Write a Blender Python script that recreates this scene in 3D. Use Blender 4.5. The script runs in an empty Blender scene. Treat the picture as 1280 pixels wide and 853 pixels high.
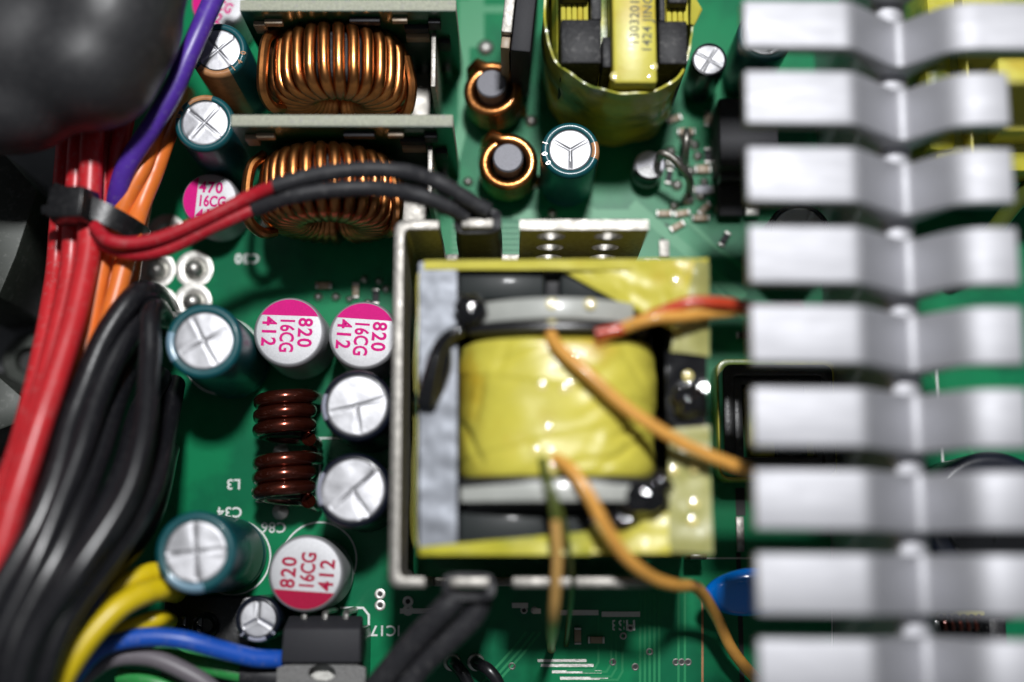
import bpy, bmesh, math, random
from mathutils import Vector, Matrix, noise
random.seed(7)
R = math.radians
sc = bpy.context.scene
COL = sc.collection
S = 0.001                      # everything below is written in millimetres

# ------------------------------------------------------------------ camera
H, TILT, FPX = 185.0, R(10.0), 1650.0      # height over the board, tilt, focal length in photo pixels
cam_d = bpy.data.cameras.new("camera"); cam = bpy.data.objects.new("camera", cam_d); COL.objects.link(cam)
cam.location = (0, 0, H * S); cam.rotation_euler = (TILT, 0, 0)
cam_d.sensor_width = 36; cam_d.lens = FPX / 1280 * 36
cam_d.clip_start = 0.005; cam_d.clip_end = 5
cam_d.dof.use_dof = True; cam_d.dof.focus_distance = 0.1778; cam_d.dof.aperture_fstop = 4.4
cam_d.dof.aperture_blades = 7
sc.camera = cam

# ------------------------------------------------------------------ light
w = bpy.data.worlds.new("World"); sc.world = w; w.use_nodes = True
w.node_tree.nodes["Background"].inputs[0].default_value = (0.85, 0.92, 1.0, 1)
w.node_tree.nodes["Background"].inputs[1].default_value = 0.09
def lamp(name, loc, target, size, power, color=(1, 1, 1), size_y=None):
    d = bpy.data.lights.new(name, 'AREA'); d.energy = power; d.color = color
    d.shape = 'RECTANGLE'; d.size = size * S; d.size_y = (size_y or size) * S
    o = bpy.data.objects.new(name, d); COL.objects.link(o)
    o.location = Vector(loc) * S
    o.rotation_euler = (Vector(target) - Vector(loc)).to_track_quat('-Z', 'Y').to_euler()
    return o
lamp("key_lamp", (28, 172, 450), (5, 30, 10), 42, 2.45, (0.985, 0.99, 1.0), 42)
sc.view_settings.view_transform = 'Standard'; sc.view_settings.look = 'None'
sc.view_settings.exposure = 0.0; sc.view_settings.gamma = 1.0
sc.view_settings.use_curve_mapping = False
sc.render.engine = 'CYCLES'
sc.cycles.use_denoising = True
sc.cycles.max_bounces = 8
sc.cycles.sample_clamp_indirect = 6

# ------------------------------------------------------------------ helpers
CT, ST = math.cos(TILT), math.sin(TILT)
def P(px, py, z=0.0):
    """photo pixel at height z (mm) -> point in mm"""
    dx, dy = (px - 640) / FPX, -(py - 426.5) / FPX
    y, zz = dy * CT + ST, dy * ST - CT
    s = (H - z) / -zz
    return Vector((dx * s, y * s, z))
def SCL(py, z=0.0):
    return FPX * (CT + (py - 426.5) / FPX * ST) / (H - z)

def new_obj(name, mesh, parent=None, loc=None, rot=None):
    o = bpy.data.objects.new(name, mesh); COL.objects.link(o)
    if parent is not None: o.parent = parent
    if loc is not None: o.location = Vector(loc) * S
    if rot is not None: o.rotation_euler = rot
    return o
def tag(o, label, cat, group=None, kind=None):
    if label: o["label"] = label
    if cat: o["category"] = cat
    if group: o["group"] = group
    if kind: o["kind"] = kind
    return o
def empty(name, loc, label, cat, group=None, rot=(0, 0, 0)):
    o = new_obj(name, None, None, loc, rot); o.empty_display_size = 0.002
    return tag(o, label, cat, group)

class MB:
    def __init__(s): s.v = []; s.f = []
    def add(s, vs, fs):
        b = len(s.v); s.v += [tuple(x) for x in vs]; s.f += [tuple(i + b for i in f) for f in fs]; return s
    def box(s, x0, y0, z0, x1, y1, z1, taper=0.0):
        x0, x1 = sorted((x0, x1)); y0, y1 = sorted((y0, y1)); t = taper
        return s.add([(x0, y0, z0), (x1, y0, z0), (x1, y1, z0), (x0, y1, z0),
                      (x0 + t, y0 + t, z1), (x1 - t, y0 + t, z1), (x1 - t, y1 - t, z1), (x0 + t, y1 - t, z1)],
                     [(3, 2, 1, 0), (4, 5, 6, 7), (0, 1, 5, 4), (1, 2, 6, 5), (2, 3, 7, 6), (3, 0, 4, 7)])
    def lathe(s, prof, n=48, a0=0.0, a1=2 * math.pi, c=(0, 0, 0)):
        full = abs(a1 - a0 - 2 * math.pi) < 1e-6
        m = n if full else n + 1
        vs = []
        for i in range(m):
            a = a0 + (a1 - a0) * i / n
            for r, z in prof: vs.append((c[0] + r * math.cos(a), c[1] + r * math.sin(a), c[2] + z))
        k = len(prof); fs = []
        for i in range(n):
            j = (i + 1) % m
            for q in range(k - 1):
                fs.append((i * k + q, j * k + q, j * k + q + 1, i * k + q + 1))
        return s.add(vs, fs)
    def tube(s, pts, r, n=12, cap=True, closed=False, flat=1.0):
        pts = [Vector(p) for p in pts]; N = len(pts)
        rr = r if callable(r) else (lambda t: r)
        tang = []
        for i in range(N):
            a = pts[(i - 1) % N] if (closed or i > 0) else pts[0]
            b = pts[(i + 1) % N] if (closed or i < N - 1) else pts[-1]
            tang.append((b - a).normalized() if (b - a).length > 1e-9 else Vector((0, 0, 1)))
        up = Vector((0, 0, 1)) if abs(tang[0].z) < 0.9 else Vector((1, 0, 0))
        nrm = (up - tang[0] * up.dot(tang[0])).normalized(); vs = []
        for i in range(N):
            if i: nrm = (nrm - tang[i] * nrm.dot(tang[i])).normalized()
            bi = tang[i].cross(nrm)
            q = rr(i / max(1, N - 1))
            for k in range(n):
                a = 2 * math.pi * k / n
                vs.append(pts[i] + nrm * (q * math.cos(a) * flat) + bi * (q * math.sin(a)))
        fs = []
        for i in range(N if closed else N - 1):
            j = (i + 1) % N
            for k in range(n):
                l = (k + 1) % n
                fs.append((i * n + k, i * n + l, j * n + l, j * n + k))
        if cap and not closed:
            fs.append(tuple(range(n))[::-1]); fs.append(tuple((N - 1) * n + k for k in range(n)))
        return s.add(vs, fs)
    def prism(s, poly, axis, a, b):
        """poly of 2-d points extruded along axis from a to b ('x': (y,z), 'y': (x,z), 'z': (x,y))"""
        def mk(p, q):
            return {'x': (q, p[0], p[1]), 'y': (p[0], q, p[1]), 'z': (p[0], p[1], q)}[axis]
        n = len(poly)
        vs = [mk(p, a) for p in poly] + [mk(p, b) for p in poly]
        fs = [tuple(range(n))[::-1], tuple(range(n, 2 * n))] + [(i, (i + 1) % n, n + (i + 1) % n, n + i) for i in range(n)]
        return s.add(vs, fs)
    def mesh(s, name, mat, smooth=True, bevel=0.0, seg=2, angle=35):
        me = bpy.data.meshes.new(name)
        me.from_pydata([(x * S, y * S, z * S) for x, y, z in s.v], [], s.f)
        bm = bmesh.new(); bm.from_mesh(me)
        bmesh.ops.recalc_face_normals(bm, faces=bm.faces)
        if bevel:
            ed = [e for e in bm.edges if len(e.link_faces) == 2 and e.calc_face_angle(0) > R(30)]
            bmesh.ops.bevel(bm, geom=ed, offset=bevel * S, segments=seg, profile=0.5, affect='EDGES', clamp_overlap=True)
        bm.to_mesh(me); bm.free()
        if smooth:
            me.polygons.foreach_set("use_smooth", [True] * len(me.polygons))
            me.set_sharp_from_angle(angle=R(angle))
        me.materials.append(mat)
        return me
    def build(s, name, mat, parent=None, loc=None, rot=None, smooth=True, bevel=0.0, seg=2, angle=35):
        return new_obj(name, s.mesh(name, mat, smooth, bevel, seg, angle), parent, loc, rot)

def spline(pts, step=10):
    pts = [Vector(p) for p in pts]
    if len(pts) < 3:
        return [pts[0].lerp(pts[-1], i / step) for i in range(step + 1)]
    q = [pts[0] * 2 - pts[1]] + pts + [pts[-1] * 2 - pts[-2]]; out = []
    for i in range(1, len(q) - 2):
        p0, p1, p2, p3 = q[i - 1:i + 3]
        for k in range(step):
            t = k / step
            out.append(0.5 * ((2 * p1) + (p2 - p0) * t + (2 * p0 - 5 * p1 + 4 * p2 - p3) * t * t + (3 * p1 - p0 - 3 * p2 + p3) * t ** 3))
    out.append(pts[-1]); return out

# ------------------------------------------------------------------ materials
def mat(name, col, rough=0.5, metal=0.0, coat=0.0, coat_rough=0.1, var=0.0, var_scale=0.3, col2=None, mix_scale=None, mix_lo=0.45, mix_hi=0.6,
        bump=0.0, bump_scale=1.0, rvar=0.0, spec=0.5, trans=0.0, detail=4.0, stretch=(1, 1, 1), ior=1.5, sss=0.0, aniso=0.0, dust=0.0):
    m = bpy.data.materials.new(name); m.use_nodes = True
    nt = m.node_tree; N = nt.nodes; L = nt.links; b = N["Principled BSDF"]
    b.inputs["Base Color"].default_value = (*col, 1); b.inputs["Roughness"].default_value = rough
    b.inputs["Metallic"].default_value = metal; b.inputs["Coat Weight"].default_value = coat
    b.inputs["Coat Roughness"].default_value = coat_rough; b.inputs["Specular IOR Level"].default_value = spec
    b.inputs["Transmission Weight"].default_value = trans; b.inputs["IOR"].default_value = ior
    if sss:
        b.inputs["Subsurface Weight"].default_value = sss; b.inputs["Subsurface Radius"].default_value = (0.001, 0.0008, 0.0004); b.inputs["Subsurface Scale"].default_value = 0.6
    tc = N.new("ShaderNodeTexCoord"); oi = N.new("ShaderNodeObjectInfo")
    mp = N.new("ShaderNodeMapping"); mp.inputs["Scale"].default_value = (1000 * stretch[0], 1000 * stretch[1], 1000 * stretch[2])
    L.new(tc.outputs["Object"], mp.inputs["Vector"])
    cm = N.new("ShaderNodeVectorMath"); cm.operation = 'SCALE'; cm.inputs[0].default_value = (37, 53, 71); L.new(oi.outputs["Random"], cm.inputs["Scale"])
    L.new(cm.outputs[0], mp.inputs["Location"])
    V = mp.outputs["Vector"]
    def nz(scale, det=detail):
        n = N.new("ShaderNodeTexNoise"); n.inputs["Scale"].default_value = scale; n.inputs["Detail"].default_value = det; n.inputs["Roughness"].default_value = 0.6
        L.new(V, n.inputs["Vector"]); return n.outputs["Fac"]
    cur = None
    if col2 is not None:
        rp = N.new("ShaderNodeMapRange"); rp.inputs["From Min"].default_value = mix_lo; rp.inputs["From Max"].default_value = mix_hi
        L.new(nz(mix_scale or 0.2), rp.inputs["Value"])
        mx = N.new("ShaderNodeMixRGB"); mx.inputs[1].default_value = (*col, 1); mx.inputs[2].default_value = (*col2, 1); L.new(rp.outputs[0], mx.inputs[0]); cur = mx.outputs[0]
    if var:
        rp = N.new("ShaderNodeMapRange"); rp.inputs["From Min"].default_value = 0.3; rp.inputs["From Max"].default_value = 0.7
        rp.inputs["To Min"].default_value = 1 - var; rp.inputs["To Max"].default_value = 1 + var
        L.new(nz(var_scale), rp.inputs["Value"])
        vm = N.new("ShaderNodeVectorMath"); vm.operation = 'SCALE'
        if cur is not None: L.new(cur, vm.inputs[0])
        else: vm.inputs[0].default_value = col
        L.new(rp.outputs[0], vm.inputs["Scale"]); cur = vm.outputs[0]
    if dust:
        rp = N.new("ShaderNodeMapRange"); rp.inputs["From Min"].default_value = 0.54; rp.inputs["From Max"].default_value = 0.72; rp.inputs["To Max"].default_value = min(1, dust * 1.6)
        L.new(nz(1.3, 9), rp.inputs["Value"])
        mx = N.new("ShaderNodeMixRGB"); mx.inputs[2].default_value = (0.32, 0.31, 0.30, 1); L.new(rp.outputs[0], mx.inputs[0])
        if cur is not None: L.new(cur, mx.inputs[1])
        else: mx.inputs[1].default_value = (*col, 1)
        cur = mx.outputs[0]
    if cur is not None: L.new(cur, b.inputs["Base Color"])
    if rvar:
        rp = N.new("ShaderNodeMapRange"); rp.inputs["From Min"].default_value = 0.3; rp.inputs["From Max"].default_value = 0.7
        rp.inputs["To Min"].default_value = max(0.02, rough - rvar); rp.inputs["To Max"].default_value = min(1, rough + rvar)
        L.new(nz(0.9), rp.inputs["Value"]); L.new(rp.outputs[0], b.inputs["Roughness"])
    if bump:
        bp = N.new("ShaderNodeBump"); bp.inputs["Strength"].default_value = 1.0; bp.inputs["Distance"].default_value = bump * S
        L.new(nz(bump_scale), bp.inputs["Height"]); L.new(bp.outputs[0], b.inputs["Normal"])
        if coat: L.new(bp.outputs[0], b.inputs["Coat Normal"])
    return m

M = dict(
    pcb=mat("solder_mask", (0.003, 0.185, 0.070), 0.42, var=0.10, var_scale=0.12, col2=(0.002, 0.13, 0.055), mix_scale=0.07, bump=0.008, bump_scale=0.8, spec=0.27),
    trace=mat("trace_mask", (0.006, 0.21, 0.075), 0.40, spec=0.3),
    pcb_dark=mat("daughter_mask", (0.003, 0.055, 0.022), 0.35, var=0.2, var_scale=0.5, coat=0.3),
    pcb_edge=mat("laminate_edge", (0.36, 0.37, 0.29), 0.75, var=0.18, var_scale=2.5, bump=0.05, bump_scale=3, dust=0.5),
    silk=mat("silkscreen", (0.68, 0.70, 0.68), 0.6, var=0.1, var_scale=4),
    solder=mat("solder", (0.52, 0.51, 0.48), 0.44, 1.0, rvar=0.1, bump=0.06, bump_scale=0.9),
    tin=mat("tinned_steel", (0.32, 0.305, 0.28), 0.52, 1.0, rvar=0.1, bump=0.05, bump_scale=2.0, var=0.25, var_scale=1.6),
    tin_edge=mat("cut_steel", (0.16, 0.158, 0.155), 0.55, 0.7, bump=0.06, bump_scale=4, var=0.2, var_scale=3),
    alu=mat("extruded_aluminium", (0.485, 0.485, 0.51), 0.665, 1.0, rvar=0.04, bump=0.006, bump_scale=2.0, stretch=(0.2, 1, 1)),
    captop=mat("stamped_aluminium", (0.47, 0.47, 0.49), 0.53, 1.0, bump=0.022, bump_scale=1.1, detail=8, rvar=0.06, var=0.04, var_scale=2),
    can=mat("satin_can", (0.50, 0.50, 0.515), 0.62, 0.8, bump=0.014, bump_scale=7, var=0.16, var_scale=9),
    magenta=mat("magenta_print", (0.60, 0.006, 0.19), 0.6, 0.0, spec=0.12, var=0.16, var_scale=8, bump=0.012, bump_scale=7),
    crimson=mat("crimson_print", (0.34, 0.005, 0.04), 0.6, 0.0, spec=0.12, var=0.16, var_scale=8, bump=0.012, bump_scale=7),
    teal=mat("teal_sleeve", (0.0035, 0.072, 0.085), 0.42, spec=0.4, coat=0.15, coat_rough=0.12, var=0.12, var_scale=0.8, bump=0.01, bump_scale=1),
    navy=mat("navy_sleeve", (0.005, 0.007, 0.015), 0.30, coat=0.25, coat_rough=0.12, bump=0.01, bump_scale=1),
    tan=mat("tan_stripe", (0.40, 0.19, 0.08), 0.35, coat=0.3, var=0.2, var_scale=1),
    paleblue=mat("pale_blue_stripe", (0.17, 0.29, 0.38), 0.3, coat=0.4, var=0.1),
    greystripe=mat("grey_stripe", (0.33, 0.34, 0.42), 0.35, coat=0.3),
    rubber=mat("rubber_plug", (0.012, 0.012, 0.012), 0.6),
    copper=mat("copper_wire", (0.46, 0.185, 0.058), 0.32, 1.0, coat=0.3, coat_rough=0.08, var=0.35, var_scale=0.45, bump=0.012, bump_scale=1.2),
    bronze=mat("enamelled_copper", (0.11, 0.022, 0.011), 0.24, 0.85, coat=0.7, coat_rough=0.10, var=0.3, var_scale=0.6),
    ferrite=mat("ferrite", (0.14, 0.14, 0.16), 0.5, 0.2, var=0.15, var_scale=5, bump=0.02, bump_scale=5),
    core=mat("dark_ferrite", (0.012, 0.012, 0.014), 0.5, spec=0.25, var=0.3, var_scale=1.5, bump=0.05, bump_scale=2.5, dust=0.15),
    core_glossy=mat("taped_ferrite", (0.020, 0.024, 0.024), 0.45, spec=0.15, coat=0.05, bump=0.03, bump_scale=0.3),
    tape=mat("yellow_tape", (0.57, 0.51, 0.07), 0.37, col2=(0.50, 0.36, 0.03), mix_scale=0.09, mix_lo=0.55, mix_hi=0.72, spec=0.4, coat=0.05, coat_rough=0.12, bump=0.06, bump_scale=0.25, var=0.09, var_scale=0.16, sss=0.05, detail=3),
    tape_pale=mat("pale_yellow_tape", (0.34, 0.33, 0.11), 0.45, spec=0.4, coat=0.05, coat_rough=0.12, bump=0.05, bump_scale=0.3, var=0.14, var_scale=0.2, detail=3),
    tape_olive=mat("olive_tape", (0.50, 0.46, 0.04), 0.34, coat=0.15, bump=0.10, bump_scale=0.25, var=0.2, var_scale=0.15, col2=(0.13, 0.19, 0.03), mix_scale=0.08),
    glint_gloss=mat("glint_gloss", (0.75, 0.65, 0.25), 0.06, coat=1.0, coat_rough=0.03),  # gloss of the added drops that stand in for lamp highlights
    foil=mat("grey_foil", (0.165, 0.175, 0.195), 0.52, 0.8, bump=0.12, bump_scale=0.07, rvar=0.04, detail=1.0),
    flange=mat("pale_flange", (0.40, 0.41, 0.38), 0.34, coat=0.25, coat_rough=0.08, var=0.08, bump=0.03, bump_scale=0.5),
    bplastic=mat("black_plastic", (0.009, 0.009, 0.010), 0.30, bump=0.02, bump_scale=2, dust=0.05),
    bmatte=mat("black_moulding", (0.020, 0.020, 0.021), 0.55, bump=0.02, bump_scale=8, var=0.2, var_scale=8),
    gloss_black=mat("gloss_black", (0.006, 0.006, 0.007), 0.10, coat=1.0, coat_rough=0.05, bump=0.04, bump_scale=0.4),
    shroud=mat("black_shroud", (0.020, 0.020, 0.022), 0.48, spec=0.65, bump=0.05, bump_scale=0.25, rvar=0.05, dust=0.05),
    sleeve=mat("heat_shrink", (0.020, 0.020, 0.023), 0.55, spec=0.35, bump=0.03, bump_scale=0.8, dust=0.10),
    red=mat("red_insulation", (0.50, 0.018, 0.024), 0.36, var=0.10, var_scale=0.4, bump=0.015, bump_scale=0.9, dust=0.16),
    darkred=mat("dark_red_insulation", (0.40, 0.010, 0.020), 0.38, var=0.10, dust=0.12),
    orange=mat("orange_insulation", (0.72, 0.17, 0.026), 0.38, var=0.08, bump=0.015, bump_scale=0.9, dust=0.10),
    purple=mat("purple_insulation", (0.075, 0.026, 0.30), 0.36, var=0.1, bump=0.015, bump_scale=0.9, dust=0.10),
    black=mat("black_insulation", (0.008, 0.008, 0.010), 0.30, spec=0.6, bump=0.03, bump_scale=0.5, dust=0.035),
    yellow=mat("yellow_insulation", (0.62, 0.46, 0.008), 0.36, var=0.08, dust=0.08),
    blue=mat("blue_insulation", (0.008, 0.075, 0.42), 0.40, var=0.08, dust=0.16),
    grey=mat("grey_insulation", (0.14, 0.125, 0.14), 0.45, dust=0.1),
    green=mat("green_insulation", (0.03, 0.26, 0.06), 0.40, dust=0.14),
    lead=mat("orange_lead", (0.70, 0.34, 0.07), 0.34, coat=0.3, var=0.12, var_scale=0.5, bump=0.02, bump_scale=0.8),
    goldlead=mat("gold_lead", (0.72, 0.42, 0.13), 0.34, 0.3, coat=0.3, var=0.12),
    redlead=mat("red_lead", (0.50, 0.05, 0.018), 0.34, coat=0.3, var=0.12),
    olive_lead=mat("olive_lead", (0.07, 0.09, 0.015), 0.34, coat=0.3),
    bluedisc=mat("blue_epoxy", (0.0, 0.20, 0.80), 0.16, coat=0.6, bump=0.02, bump_scale=0.5),
    case=mat("case_steel", (0.13, 0.13, 0.135), 0.42, 0.8, var=0.15, var_scale=0.2, bump=0.02, bump_scale=1.0, dust=0.1),
    case_dark=mat("dark_bracket", (0.025, 0.030, 0.024), 0.5, 0.2, var=0.2, dust=0.1),
    chip=mat("chip_epoxy", (0.022, 0.022, 0.026), 0.62, spec=0.3, var=0.25, var_scale=6, bump=0.02, bump_scale=6),
    white=mat("white_plastic", (0.50, 0.50, 0.57), 0.4),
    ink=mat("grey_ink", (0.10, 0.10, 0.05), 0.6),
    smd=mat("ceramic_smd", (0.32, 0.24, 0.16), 0.45),
)

def text_mesh(body, size, material, bold=0.0, extrude=0.012, spacing=1.0, align='LEFT'):
    cu = bpy.data.curves.new("lettering", 'FONT'); cu.body = body; cu.size = size * S; cu.offset = bold * S
    cu.extrude = extrude * S; cu.space_character = spacing; cu.align_x = align; cu.align_y = 'CENTER'; cu.resolution_u = 3
    o = bpy.data.objects.new("lettering", cu); COL.objects.link(o)
    bpy.context.view_layer.update()
    me = bpy.data.meshes.new_from_object(o.evaluated_get(bpy.context.evaluated_depsgraph_get()))
    bpy.data.objects.remove(o); bpy.data.curves.remove(cu)
    me.materials.clear(); me.materials.append(material)
    return me

# ================================================================== setting
board = MB()
a, b_, c, d = P(150, -160), P(1420, -160), P(1380, 960), P(150, 960)
board.box(a.x, d.y - 8, -1.6, b_.x + 8, a.y, 0)
board = board.build("circuit_board", M["pcb"], bevel=0.15)
tag(board, "green circuit board under all the components", "circuit board", kind="structure")
cf = MB().box(-170, -90, -11, 190, 190, -10)
cf = cf.build("case_floor", M["case"]); tag(cf, "dark grey sheet metal floor of the case beside the board", "case", kind="structure")

def silk_line(pts, wd=0.22, z=0.012, parent=board, m="silk", name="silkscreen_line", closed=False, th=0.02):
    pts = [Vector((p[0], p[1], 0)) for p in pts]; n = len(pts); vs = []; fs = []
    for i in range(n):
        p0 = pts[i - 1] if (i or closed) else pts[i]; p1 = pts[(i + 1) % n] if (i < n - 1 or closed) else pts[i]
        t0 = (pts[i] - p0).normalized() if (pts[i] - p0).length > 1e-6 else None
        t1 = (p1 - pts[i]).normalized() if (p1 - pts[i]).length > 1e-6 else None
        t = ((t0 or t1) + (t1 or t0)).normalized(); nn = Vector((-t.y, t.x, 0)) * wd / 2
        if t0 and t1: nn = nn / max(0.5, math.cos(t0.angle(t1, 0) / 2))
        for q, zz in ((nn, z), (-nn, z), (-nn, z + th), (nn, z + th)): vs.append((pts[i].x + q.x, pts[i].y + q.y, zz))
    for i in range(n if closed else n - 1):
        j = (i + 1) % n
        for k in range(4): fs.append((i * 4 + k, i * 4 + (k + 1) % 4, j * 4 + (k + 1) % 4, j * 4 + k))
    if not closed: fs += [(0, 1, 2, 3), ((n - 1) * 4 + 3, (n - 1) * 4 + 2, (n - 1) * 4 + 1, (n - 1) * 4)]
    return MB().add(vs, fs).build(name, M[m], parent, smooth=False)
def silk_circle(px, py, r_mm, a0=0, a1=360):
    c = P(px, py)
    n = 48
    silk_line([(c.x + r_mm * math.cos(R(a0 + (a1 - a0) * i / n)), c.y + r_mm * math.sin(R(a0 + (a1 - a0) * i / n))) for i in range(n + (0 if a1 - a0 == 360 else 1))], 0.22, closed=(a1 - a0 == 360))
TZ = [0.0]
def pxline(pts, wd, m="trace", name="trace", z=0.006, th=0.03):
    TZ[0] += 0.0009; z += TZ[0]
    return silk_line([P(x, y) for x, y in pts], wd, z, board, m, name, th=th)
def silk_text(body, px, py, size, rz=math.pi, bold=0.03):
    me = text_mesh(body, size, M["silk"], bold, 0.008, 1.05, 'CENTER')
    return new_obj("silkscreen_lettering", me, board, P(px, py) + Vector((0, 0, 0.022)), (0, 0, rz))

silk_text("L3", 292, 605, 2.0); silk_text("C34", 287, 640, 2.0); silk_text("C86", 342, 659, 2.0)
silk_text("IC17", 482, 788, 2.0); silk_text("HS3", 779, 781, 2.0)
silk_text("C30", 309, 323, 2.0, math.pi, 0.05); silk_text("C2", 816, 330, 2.0)
silk_circle(292, 697, 5.1); silk_circle(399, 700, 5.15); silk_circle(279, 446, 5.4)
silk_line([P(425, 760), P(454, 760), P(461, 769), P(461, 800)], 0.3)
silk_line([P(520, 548), P(330, 548)], 0.2)
silk_line([P(320, 627), P(400, 627), P(400, 565)], 0.2)

# traces near the lower edge
for i, (x0, x1, y) in enumerate([(672, 733, 826), (676, 742, 832), (690, 752, 840), (700, 760, 848), (690, 770, 856)]):
    pxline([(x0, y), (x1, y)], 0.38, "solder", "tinned_trace")
for i, (x, y) in enumerate([(748, 820), (764, 822), (770, 828), (778, 832), (800, 760), (806, 760), (812, 760), (818, 760), (824, 760), (848, 745), (856, 745)]):
    if i < 4: pxline([(x - 40 + 4 * i, y + 18), (x - 6, y + 18), (x, y + 8), (x, 770)], 0.30)
    else: pxline([(x, 740), (x, 870)], 0.32)
for x0, y0 in ((598, 840), (608, 845), (616, 850)): pxline([(x0 + 60, 790), (x0 + 40, 815), (x0 - 10, 870)], 0.35)
pxline([(878, 745), (878, 870)], 0.30, "tan")
for (x, y) in ((1160, 460), (1190, 520)): pxline([(x, y), (x + 50, y + 90)], 0.4)
for pts, wd in ([(790, 255), (842, 300), (900, 350), (930, 372)], 1.6), ([(845, 262), (890, 305), (935, 340)], 0.7), ([(705, 245), (740, 262), (770, 285)], 0.7), \
        ([(580, 0), (580, 150), (560, 230)], 1.6), ([(596, -10), (596, 60)], 2.2), ([(575, 12), (640, 12)], 1.2), ([(640, 268), (800, 268)], 1.4), ([(870, 330), (930, 400)], 0.5):
    pxline(pts, wd)
for i in range(7): pxline([(565, 282 + 7 * i), (700, 282 + 7 * i)], 0.35)
def via(px, py, r=0.8, hole=0.38):
    c = P(px, py)
    o = MB().lathe([(hole, -0.4), (hole, 0.05), (r * 0.75, 0.10), (r, 0.03), (r, 0.0)], 20).build("via_pad", M["solder"], board, c)
    MB().lathe([(0.001, 0.02), (hole, 0.02)], 16).build("via_hole", M["rubber"], o)
for x, y in ((475, 743), (475, 757), (510, 752), (510, 763), (766, 828), (779, 795), (788, 785), (845, 828), (852, 828), (860, 828), (794, 834), (812, 815), (655, 763), (668, 763), (640, 833), (690, 812)):
    via(x, y, 0.75 if x < 600 else 0.5, 0.28 if x > 600 else 0.34)
# landing pads of the output cables, with solder domes
for x, y in ((208, 291), (196, 338), (243, 337), (241, 378), (199, 382), (150, 330), (1060, 600)):
    c = P(x, y)
    o = MB().lathe([(2.75, 0.02), (2.7, 0.14), (2.2, 0.20), (1.75, 0.16), (1.5, 0.05)], 32).build("solder_pad", M["solder"], board, c)
    MB().lathe([(1.5, 0.05), (1.35, 0.5), (0.9, 1.1), (0.35, 1.4), (0.001, 1.45)], 24).build("solder_dome", M["solder"], o)
# solder joints scattered between the parts
for x, y, r in ((607, 60, 1.3), (664, 152, 1.0), (668, 230, 0.9), (690, 268, 0.8), (420, 372, 0.7), (437, 375, 0.6), (398, 372, 0.7), (483, 362, 0.7), (460, 380, 0.7), (331, 280, 0.9),
                (567, 205, 0.9), (585, 228, 0.8), (455, 350, 0.6), (474, 352, 0.6), (857, 172, 1.1), (838, 190, 0.9), (872, 196, 0.8), (862, 215, 0.9), (846, 232, 0.9), (860, 250, 1.0), (880, 228, 0.7), (515, 815, 1.0),
                (893, 178, 0.6), (893, 188, 0.6), (893, 200, 0.6), (900, 262, 0.9), (842, 258, 0.8), (876, 246, 0.8), (835, 205, 1.0), (868, 182, 0.8)):
    c = P(x, y)
    MB().lathe([(r, 0), (r * 0.93, 0.25), (r * 0.6, 0.55), (r * 0.25, 0.75), (0.001, 0.78)], 16).build("solder_joint", M["solder"], board, c)
for x0, x1, y in ((500, 556, 764), (572, 600, 752), (574, 598, 766), (640, 660, 757), (666, 676, 764), (700, 748, 766), (752, 800, 768)):
    silk_line([P(x0, y), P(x1, y)], 0.7, 0.01, board, "solder", "solder_strip", th=0.12)
# isolation slots and tabs seen on the board
def pad_box(name, px0, py0, px1, py1, z0, z1, m, bevel=0.08, parent=board):
    a, b = P(px0, py0, z1), P(px1, py1, z1)
    return MB().box(a.x, b.y, z0, b.x, a.y, z1).build(name, M[m], parent, bevel=bevel)
pad_box("isolation_slot", 826, 280, 836, 300, 0.0, 0.02, "rubber", 0)
pad_box("ground_tab", 824, 300, 837, 322, 0.0, 0.5, "tin")
pad_box("isolation_slot", 919, 610, 932, 645, 0.0, 0.02, "rubber", 0)
pad_box("ground_tab", 920, 646, 931, 690, 0.0, 0.5, "tin")
pad_box("isolation_slot", 920, 691, 931, 860, 0.0, 0.02, "rubber", 0)
pad_box("isolation_slot", 1042, 640, 1048, 870, 0.0, 0.02, "rubber", 0)
pxline([(1040, 620), (1040, 870)], 0.18, "silk", "silkscreen_line", 0.03)
pxline([(880, 698), (940, 698)], 0.2, "silk", "silkscreen_line", 0.03)
for x in (1055, 1170): pxline([(x, 460), (x + 10, 600)], 0.3, "silk", "silkscreen_line", 0.012)

# ================================================================== main heat sink
a = P(933, 320, 40); r_ = P(1271, 320, 40)
xl, xr = a.x, r_.x
xf = P(1074, 320, 40).x; xv = P(1132, 320, 34).x; xs = P(1205, 320, 40).x
hs = empty("heat_sink", (xv, 0, 0), "large bare aluminium heat sink with a row of milled fins, along the right edge", "heat sink", rot=(0, 0, R(-0.45)))
def fin_profile(right):
    L = [xl - xv, xf - xv, 0.0, xs - xv, right - xv]
    t = 2.0; zt = 40.0; zv = 33.8; out = []
    def arc(p0, p1, p2, k):
        p0, p1, p2 = map(Vector, (p0, p1, p2)); u = (p0 - p1).normalized(); v = (p2 - p1).normalized()
        s_, e_ = p1 + u * k, p1 + v * k
        return [((1 - q) ** 2 * s_ + 2 * q * (1 - q) * p1 + q * q * e_)[:] for q in (0, .2, .4, .6, .8, 1)]
    A = [(L[0], zt), (L[1], zt), (-0.3, zv), (0.3, zv), (L[3], zt), (L[4], zt)]
    top = [A[0]] + arc(A[0], A[1], A[2], 1.3) + arc(A[1], ((-0.0), zv - 0.2), A[4], 1.6) + arc(A[3], A[4], A[5], 3.0) + [A[5]]
    B = [(L[4], zt - t), (L[3] - 0.3, zt - t - 0.3), (2.2, zv - 2.6), (2.1, 28.6), (-2.1, 28.6), (-2.2, zv - 2.6), (L[1] + 0.2, zt - t - 0.2), (L[0], zt - t)]
    return top + B
fins = [(-94, -34), (1, 61), (89, 156), (184, 253), (283, 355), (382, 455), (485, 560), (588, 664), (693, 771), (800, 880)]
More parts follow.
